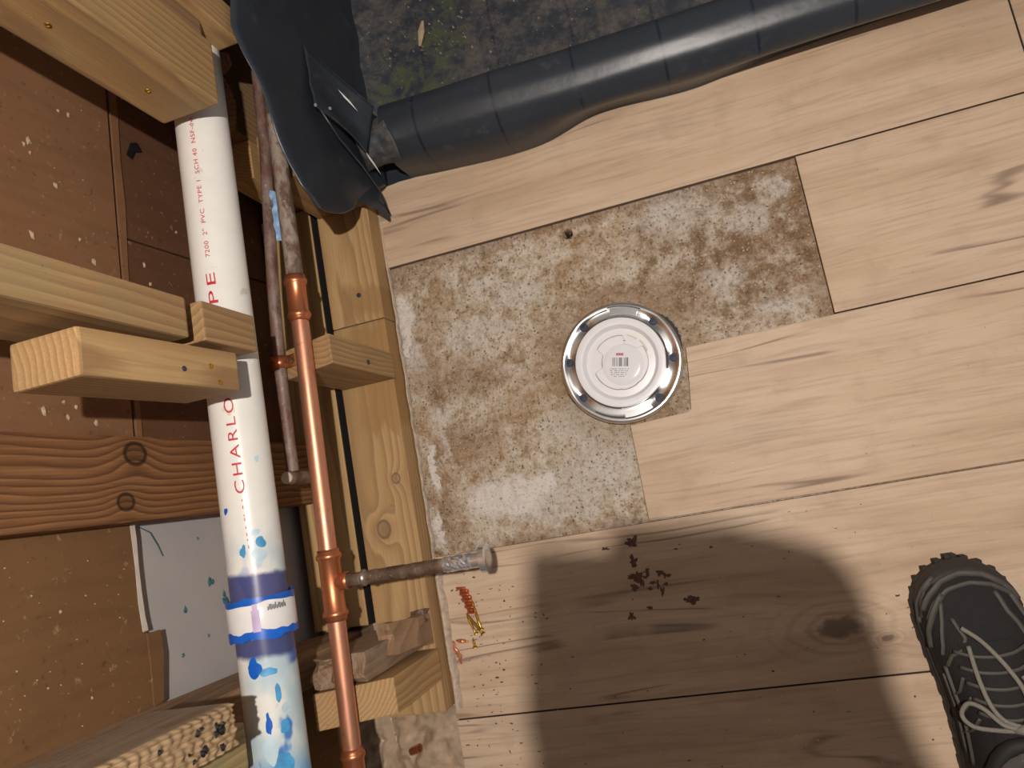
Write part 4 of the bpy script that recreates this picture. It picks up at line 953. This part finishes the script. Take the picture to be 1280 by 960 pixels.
# ================================================================ shoe
OUT = [(-.152, .004, .012), (-.150, -.012, .026), (-.140, -.030, .042), (-.110, -.040, .052), (-.060, -.038, .056), (-.010, -.039, .061), (.040, -.046, .068), (.080, -.0505, .070), (.110, -.048, .064), (.130, -.039, .052), (.143, -.024, .036), (.150, -.006, .020), (.1525, .004, .010)]
HT = [(-.152, .06), (-.145, .088), (-.11, .098), (-.06, .100), (-.02, .098), (.01, .090), (.04, .079), (.07, .066), (.10, .056), (.125, .048), (.142, .038), (.1525, .024)]
def shoe(loc, rz, label, mir=1):
    t = thing('trail_shoe', label, 'shoe', loc, None, rz)
    def side(y, k):  # k 0..1 from medial to lateral over the top
        l, r = interp(OUT, y); h = interp(HT, y)[0]; c = (l + r) / 2; hw = (r - l) / 2 * .95; a = math.pi * (1 - k)
        ca, sa = math.cos(a), math.sin(a); e = .72
        return Vector((mir * (c + hw * math.copysign(abs(ca) ** e, ca)), y, .020 + (h - .020) * abs(sa) ** e))
    def sole(u, v):
        return None
    n = 64; ys = [-.152 + .3045 * (0.5 - 0.5 * math.cos(math.pi * i / n)) for i in range(n + 1)]
    ol = [(interp(OUT, y)[0], y) for y in ys] + [(interp(OUT, y)[1], y) for y in reversed(ys)]
    ol = [(mir * x, y) for x, y in ol]
    if mir < 0: ol = ol[::-1]
    part('outsole', prism(ol, .001, .024, .0015), M['rubber'], t, local=True)
    lugs = []
    for i in range(2, n - 1, 3):
        y = ys[i]; l, r = interp(OUT, y)
        for x in (l, r): lugs.append(box(mir * (x - math.copysign(.0032, x - .009)) - .004, mir * (x - math.copysign(.0032, x - .009)) + .004, y - .0055, y + .0055, .0, .019, .001))
    part('tread_lugs', join(*lugs), M['rubber'], t, local=True)
    V = []; F = []; m = 28
    for y in ys:
        for k in range(m + 1): V.append(side(y, k / m))
    for i in range(n):
        for k in range(m): a = i * (m + 1) + k; F.append([a, a + 1, a + m + 2, a + m + 1])
    up = part('upper', (V, F), M['mesh'], t, smooth=True, local=True)
    # rubber rand round the toe
    V = []; F = []; tz = [y for y in ys if y > .085]
    for y in tz:
        for k in range(m + 1):
            p = side(y, k / m); hh = .020 + (.020 if y < .13 else .022) 
            q = p.copy(); 
            if q.z > hh + (.02 if y > .140 else 0): q = p - Vector((0, 0, .003))
            else: q += Vector((math.copysign(.0018, q.x), .0016, .0012))
            V.append(q)
    for i in range(len(tz) - 1):
        for k in range(m): a = i * (m + 1) + k; F.append([a, a + 1, a + m + 2, a + m + 1])
    part('toe_rand', (V, F), M['toe'], t, smooth=True, local=True)
    def strip(pts, r, mat, name, off=.001, up_=None):
        P_ = []
        for j in range(len(pts) - 1):
            for q in range(6):
                tt = q / 6; y = pts[j][0] + (pts[j + 1][0] - pts[j][0]) * tt; k = pts[j][1] + (pts[j + 1][1] - pts[j][1]) * tt; P_.append(side(y, k))
        P_.append(side(*pts[-1])); P_ = [p + Vector((0, 0, off)) for p in P_]
        return part(name, tube(P_, r, 8, squash=(0, 0, 1)), mat, t, smooth=True, local=True)
    for pts, r in (([(.100, .14), (.118, .24), (.132, .36), (.138, .50), (.134, .66), (.120, .80), (.100, .88)], .0040), ([(.090, .18), (.108, .28), (.122, .40), (.127, .52), (.122, .66), (.108, .80)], .0030), ([(.136, .26), (.122, .14), (.104, .07), (.085, .05)], .0045), ([(.118, .36), (.096, .24), (.076, .15), (.058, .10)], .0040),
                   ([(.110, .34), (.085, .30), (.062, .24), (.052, .20)], .0026), ([(.092, .38), (.070, .42), (.058, .38), (.052, .28), (.040, .20)], .0024), ([(.115, .64), (.092, .66), (.066, .74), (.040, .80)], .0028), ([(.110, .78), (.080, .84), (.05, .88)], .0032),
                   ([(.040, .18), (.010, .16), (-.03, .15), (-.07, .12)], .0030), ([(.030, .12), (-.01, .09), (-.06, .07)], .0026), ([(.030, .30), (.014, .22), (.005, .12)], .0022), ([(.010, .30), (-.006, .20), (-.014, .10)], .0022), ([(-.012, .30), (-.028, .20), (-.036, .10)], .0022), ([(.030, .74), (.014, .82), (.005, .90)], .0022), ([(.0, .76), (-.016, .84), (-.02, .92)], .0022)):
        strip(pts, r, M['overlay'], 'overlay')
    # tongue
    V = []; F = []; ty = [.066 - .11 * i / 14 for i in range(15)]
    for y in ty:
        for k in range(9):
            p = side(y, .36 + .28 * k / 8); V.append(p + Vector((0, 0, .0018 + .004 * math.sin(math.pi * k / 8))))
    for i in range(14):
        for k in range(8): a = i * 9 + k; F.append([a, a + 1, a + 10, a + 9])
    part('tongue', (V, F), M['mesh'], t, smooth=True, local=True)
    for y in (.052, .036, .020, .004, -.010):
        strip([(y + .006, .30), (y, .42), (y - .002, .5), (y, .58), (y + .006, .70)], .0022, M['overlay'], 'lace_loop', .006)
    def lace(pts, name='lace'):
        P_ = [Vector((mir * p[0], p[1], p[2])) for p in pts]; Q = []
        for j in range(len(P_) - 1):
            p0 = P_[max(j - 1, 0)]; p1 = P_[j]; p2 = P_[j + 1]; p3 = P_[min(j + 2, len(P_) - 1)]
            for q in range(7):
                s_ = q / 7; Q.append(.5 * ((2 * p1) + (p2 - p0) * s_ + (2 * p0 - 5 * p1 + 4 * p2 - p3) * s_ ** 2 + (3 * p1 - p0 - 3 * p2 + p3) * s_ ** 3))
        Q.append(P_[-1]); part(name, tube(Q, .0026, 8), M['lace'], t, smooth=True, local=True)
    lace([(-.013, .082, .068), (.003, .066, .077), (.019, .037, .090), (.026, .010, .100), (.016, -.016, .108)])
    lace([(-.012, .063, .075), (-.013, .031, .088), (-.010, .004, .098), (-.001, -.011, .104), (.016, -.018, .109)])
    lace([(.014, -.019, .109), (-.004, -.014, .107), (-.019, .003, .100), (-.031, .007, .092), (-.039, -.006, .088), (-.031, -.017, .094), (-.009, -.020, .103), (.014, -.021, .109)], 'lace_bow')
    lace([(.014, -.019, .109), (.030, -.010, .107), (.048, .004, .096), (.058, -.008, .088), (.044, -.022, .098), (.018, -.021, .109)], 'lace_bow')
    lace([(.030, .03, .090), (.036, .012, .094), (.028, -.010, .104), (.016, -.018, .109)])
    part('lace_knot', tube([(mir * .004, -.020, .108), (mir * .014, -.019, .111), (mir * .024, -.018, .108)], [.003, .006, .003], 10), M['lace'], t, smooth=True, local=True)
    # padded collar
    ring = [Vector((mir * (.008 + .034 * math.cos(a)), -.088 + .052 * math.sin(a), .094 + .010 * math.sin(a) ** 2)) for a in [2 * math.pi * k / 24 for k in range(24)]]
    part('collar', tube(ring + ring[:2], .009, 10), M['rubber'], t, smooth=True, local=True)
    return t
shoe((.229, -.320, 0), 0.0, 'black trail shoe with grey overlays and loose laces at lower right')

# ================================================================ photographer (seen only by the shadow of hand and phone)
def cw(x, y, z): return CAMPOS + RM @ Vector((x, y, z))   # a point on the phone, in the phone's own axes
def limb(pts, rad, seg=16):
    P_ = []; R_ = []
    for j in range(len(pts) - 1):
        for q in range(8):
            t = q / 8; P_.append(Vector(pts[j]).lerp(Vector(pts[j + 1]), t)); R_.append(rad[j] + (rad[j + 1] - rad[j]) * t)
    P_.append(Vector(pts[-1])); R_.append(rad[-1]); return tube(P_, R_, seg)
def ell(c, r, rot=None):
    bm = bmesh.new(); bmesh.ops.create_uvsphere(bm, u_segments=20, v_segments=14, radius=1)
    M4 = Matrix.Translation(c) @ (rot.to_4x4() if rot else Matrix.Identity(4)) @ Matrix.Diagonal((*r, 1)); bmesh.ops.transform(bm, matrix=M4, verts=bm.verts[:]); return bm_geo(bm)
HC = Vector((.141, -.100, 1.665)); tilt = Matrix.Rotation(math.radians(-58), 3, 'X')
def hp(x, y, z): return HC + tilt @ Vector((x, y, z))
wristR = cw(.132, -.125, .024)
def finger(a, b, c, d, r): return limb([cw(*a), cw(*b), cw(*c), cw(*d)], [r, r * .95, r * .85, r * .7], 10)
hand = [limb([wristR, cw(.122, -.080, .020), cw(.114, -.045, .014)], [.026, .030, .024]), ell(cw(.106, -.040, .012), (.031, .046, .017), RM), ell(cw(.104, -.085, .018), (.028, .034, .017), RM),
        finger((.120, -.008, .010), (.108, .012, .006), (.070, .0225, .008), (.018, .0245, .008), .0110), finger((.124, -.020, .006), (.112, -.008, -.010), (.086, -.008, -.010), (.066, -.010, -.008), .0090),
        finger((.126, -.038, .006), (.114, -.030, -.010), (.086, -.030, -.010), (.064, -.032, -.008), .0088), finger((.124, -.056, .008), (.112, -.050, -.008), (.088, -.052, -.008), (.070, -.054, -.007), .0078),
        finger((.110, -.076, .020), (.116, -.046, .027), (.100, -.026, .024), (.082, -.014, .020), .0100)]
wristL = cw(.030, -.175, .036)
hand += [limb([wristL, cw(.030, -.130, .026), cw(.030, -.085, .014)], [.027, .034, .030]), ell(cw(.034, -.094, .013), (.052, .044, .017), RM),
         finger((-.008, -.075, .006), (-.010, -.062, -.010), (-.012, -.044, -.010), (-.012, -.030, -.008), .0086), finger((.012, -.070, .004), (.012, -.058, -.010), (.012, -.040, -.010), (.012, -.032, -.008), .0088),
         finger((.034, -.070, .004), (.034, -.058, -.010), (.034, -.044, -.010), (.034, -.034, -.008), .0086), finger((.054, -.074, .006), (.056, -.064, -.008), (.056, -.052, -.008), (.056, -.044, -.007), .0076),
         finger((.052, -.098, .018), (.050, -.070, .026), (.040, -.050, .022), (.034, -.036, .018), .0100)]
head = [ell(HC, (.078, .098, .112), tilt), ell(hp(0, .045, -.06), (.055, .06, .065), tilt), ell(hp(0, .108, -.03), (.013, .018, .024), tilt), ell(hp(-.079, 0, -.01), (.010, .020, .03), tilt), ell(hp(.079, 0, -.01), (.010, .020, .03), tilt),
        ell(hp(.03, .092, .005), (.016, .010, .010), tilt), ell(hp(-.03, .092, .005), (.016, .010, .010), tilt), ell(hp(0, .098, -.075), (.024, .010, .008), tilt), limb([HC + Vector((.002, -.05, -.01)), (.142, -.25, 1.575)], [.058, .060])]
ANK = Vector((.250, -.424, .10)); ANK2 = Vector((-.02, -.86, .10))
body = head + hand + [limb([(.142, -.25, 1.57), (.14, -.36, 1.37), (.135, -.46, 1.10), (.13, -.49, .95)], [.085, .135, .125, .125]), limb([(.32, -.30, 1.47), (.42, -.34, 1.20), wristR], [.052, .044, .026]), limb([(-.04, -.29, 1.47), (-.16, -.40, 1.20), wristL], [.052, .044, .026]),
        limb([(.22, -.49, .94), (.33, -.42, .52), ANK], [.095, .062, .042]), limb([(.04, -.53, .94), (.0, -.69, .50), ANK2], [.095, .062, .042]), limb([ANK, ANK + Vector((-.005, .09, -.055))], [.034, .018]), limb([ANK2, ANK2 + Vector((0, .09, -.055))], [.034, .018])]
per = part('person', join(*body), M['skin'], smooth=True, loc=(.13, -.5, 0)); tag(per, 'person standing over the floor wearing the black shoe, holding a phone', 'person')
rm = per.modifiers.new('r', 'REMESH'); rm.mode = 'VOXEL'; rm.voxel_size = .006; rm.use_smooth_shade = True
def cloth(name, gs, mat, vox=.01):
    o = part(name, join(*gs), mat, per, smooth=True); r_ = o.modifiers.new('r', 'REMESH'); r_.mode = 'VOXEL'; r_.voxel_size = vox; r_.use_smooth_shade = True; return o
fore = Vector((.42, -.34, 1.20)).lerp(wristR, .72)
cloth('jacket', [limb([(.142, -.262, 1.555), (.14, -.36, 1.37), (.135, -.46, 1.10), (.13, -.49, .97)], [.092, .150, .145, .145]), limb([(.0, -.28, 1.48), (.27, -.29, 1.48)], [.075, .075]), limb([(.30, -.295, 1.47), (.42, -.34, 1.20), fore], [.066, .058, .040]), limb([(-.03, -.285, 1.47), (-.16, -.40, 1.20), Vector((-.16, -.40, 1.20)).lerp(wristL, .75)], [.066, .058, .038])], M['jacket'])
cloth('trousers', [limb([(.13, -.49, 1.03), (.13, -.51, .92)], [.140, .150]), limb([(.22, -.49, .94), (.335, -.425, .52), ANK + Vector((.012, -.005, .045))], [.112, .082, .066]), limb([(.04, -.53, .94), (.0, -.69, .50), ANK2 + Vector((0, -.01, .045))], [.112, .082, .066])], M['trousers'])
cloth('sock', [limb([ANK + Vector((.004, 0, .07)), ANK, ANK + Vector((-.004, .035, -.03))], [.057, .056, .050])], M['sock'], .006)
part('hair', join(ell(hp(0, -.018, .022), (.084, .092, .104), tilt)), M['hair'], per, smooth=True)
shoe((-.03, -.775, 0), 0.0, 'black trail shoe on the rear foot, below the picture edge', -1)
ph = thing('phone', 'black phone held above the floor by the photographer', 'phone', cw(.04, -.02, .008))
def cbox(x0, x1, y0, y1, z0, z1, bv): g_ = box(x0, x1, y0, y1, z0, z1, bv); return [cw(*v) for v in g_[0]], g_[1]
part('phone_case', cbox(-.018, .106, -.056, .020, .0040, .0125, .003), M['phone'], ph); part('screen', cbox(-.0155, .1035, -.0535, .0175, .0125, .0130, .0002), M['flat_black'], ph)
part('lens_ring', revolve([(0, .0065), (.0012, .0065), (.0012, .0048)], cw(0, 0, .0042), RM @ Vector((0, 0, -1)), 24, False, False), M['screw_steel'], ph)
hl = thing('headlamp', 'headlamp on the photographer lighting the floor', 'headlamp', (.116, .065, 1.545))
lampdir = Vector((-.15, .05, -1)).normalized()
part('housing', revolve([(0, .010), (0, .020), (.022, .024), (.034, .014)], Vector((.116, .065, 1.5525)), -lampdir, 24), M['phone'], hl, smooth='auto')
part('lens', revolve([(0, .0001), (.001, .0165)], Vector((.116, .065, 1.5500)), -lampdir, 24, False, False), M['lens_glow'], hl)
band_ = [hp(.083 * math.cos(a), .10 * math.sin(a) + .004, .035 + .012 * math.sin(a)) for a in [2 * math.pi * k / 40 for k in range(41)]]
part('strap', tube(band_, .010, 8, squash=(0, 0, 1)), M['phone'], hl, smooth=True)
part('bracket', tube([hp(0, .104, .047), Vector((.120, .035, 1.585)), Vector((.117, .060, 1.578))], .008, 10), M['phone'], hl, smooth=True)

for o in bpy.data.objects:
    if o.parent is None and 'category' in o and 'group' not in o:
        b_ = o.name.split('.')[0]
        gname = {'wall_stud': 'studs of the partition wall', 'stud_stub': 'sawn off stud stubs on the plate', 'bottom_plate': 'front bottom plates', 'old_pipe': 'old pipes along the studs', 'copper_shaving': 'copper shavings on the tile', 'trail_shoe': 'pair of trail shoes'}.get(b_)
        if gname: o['group'] = gname
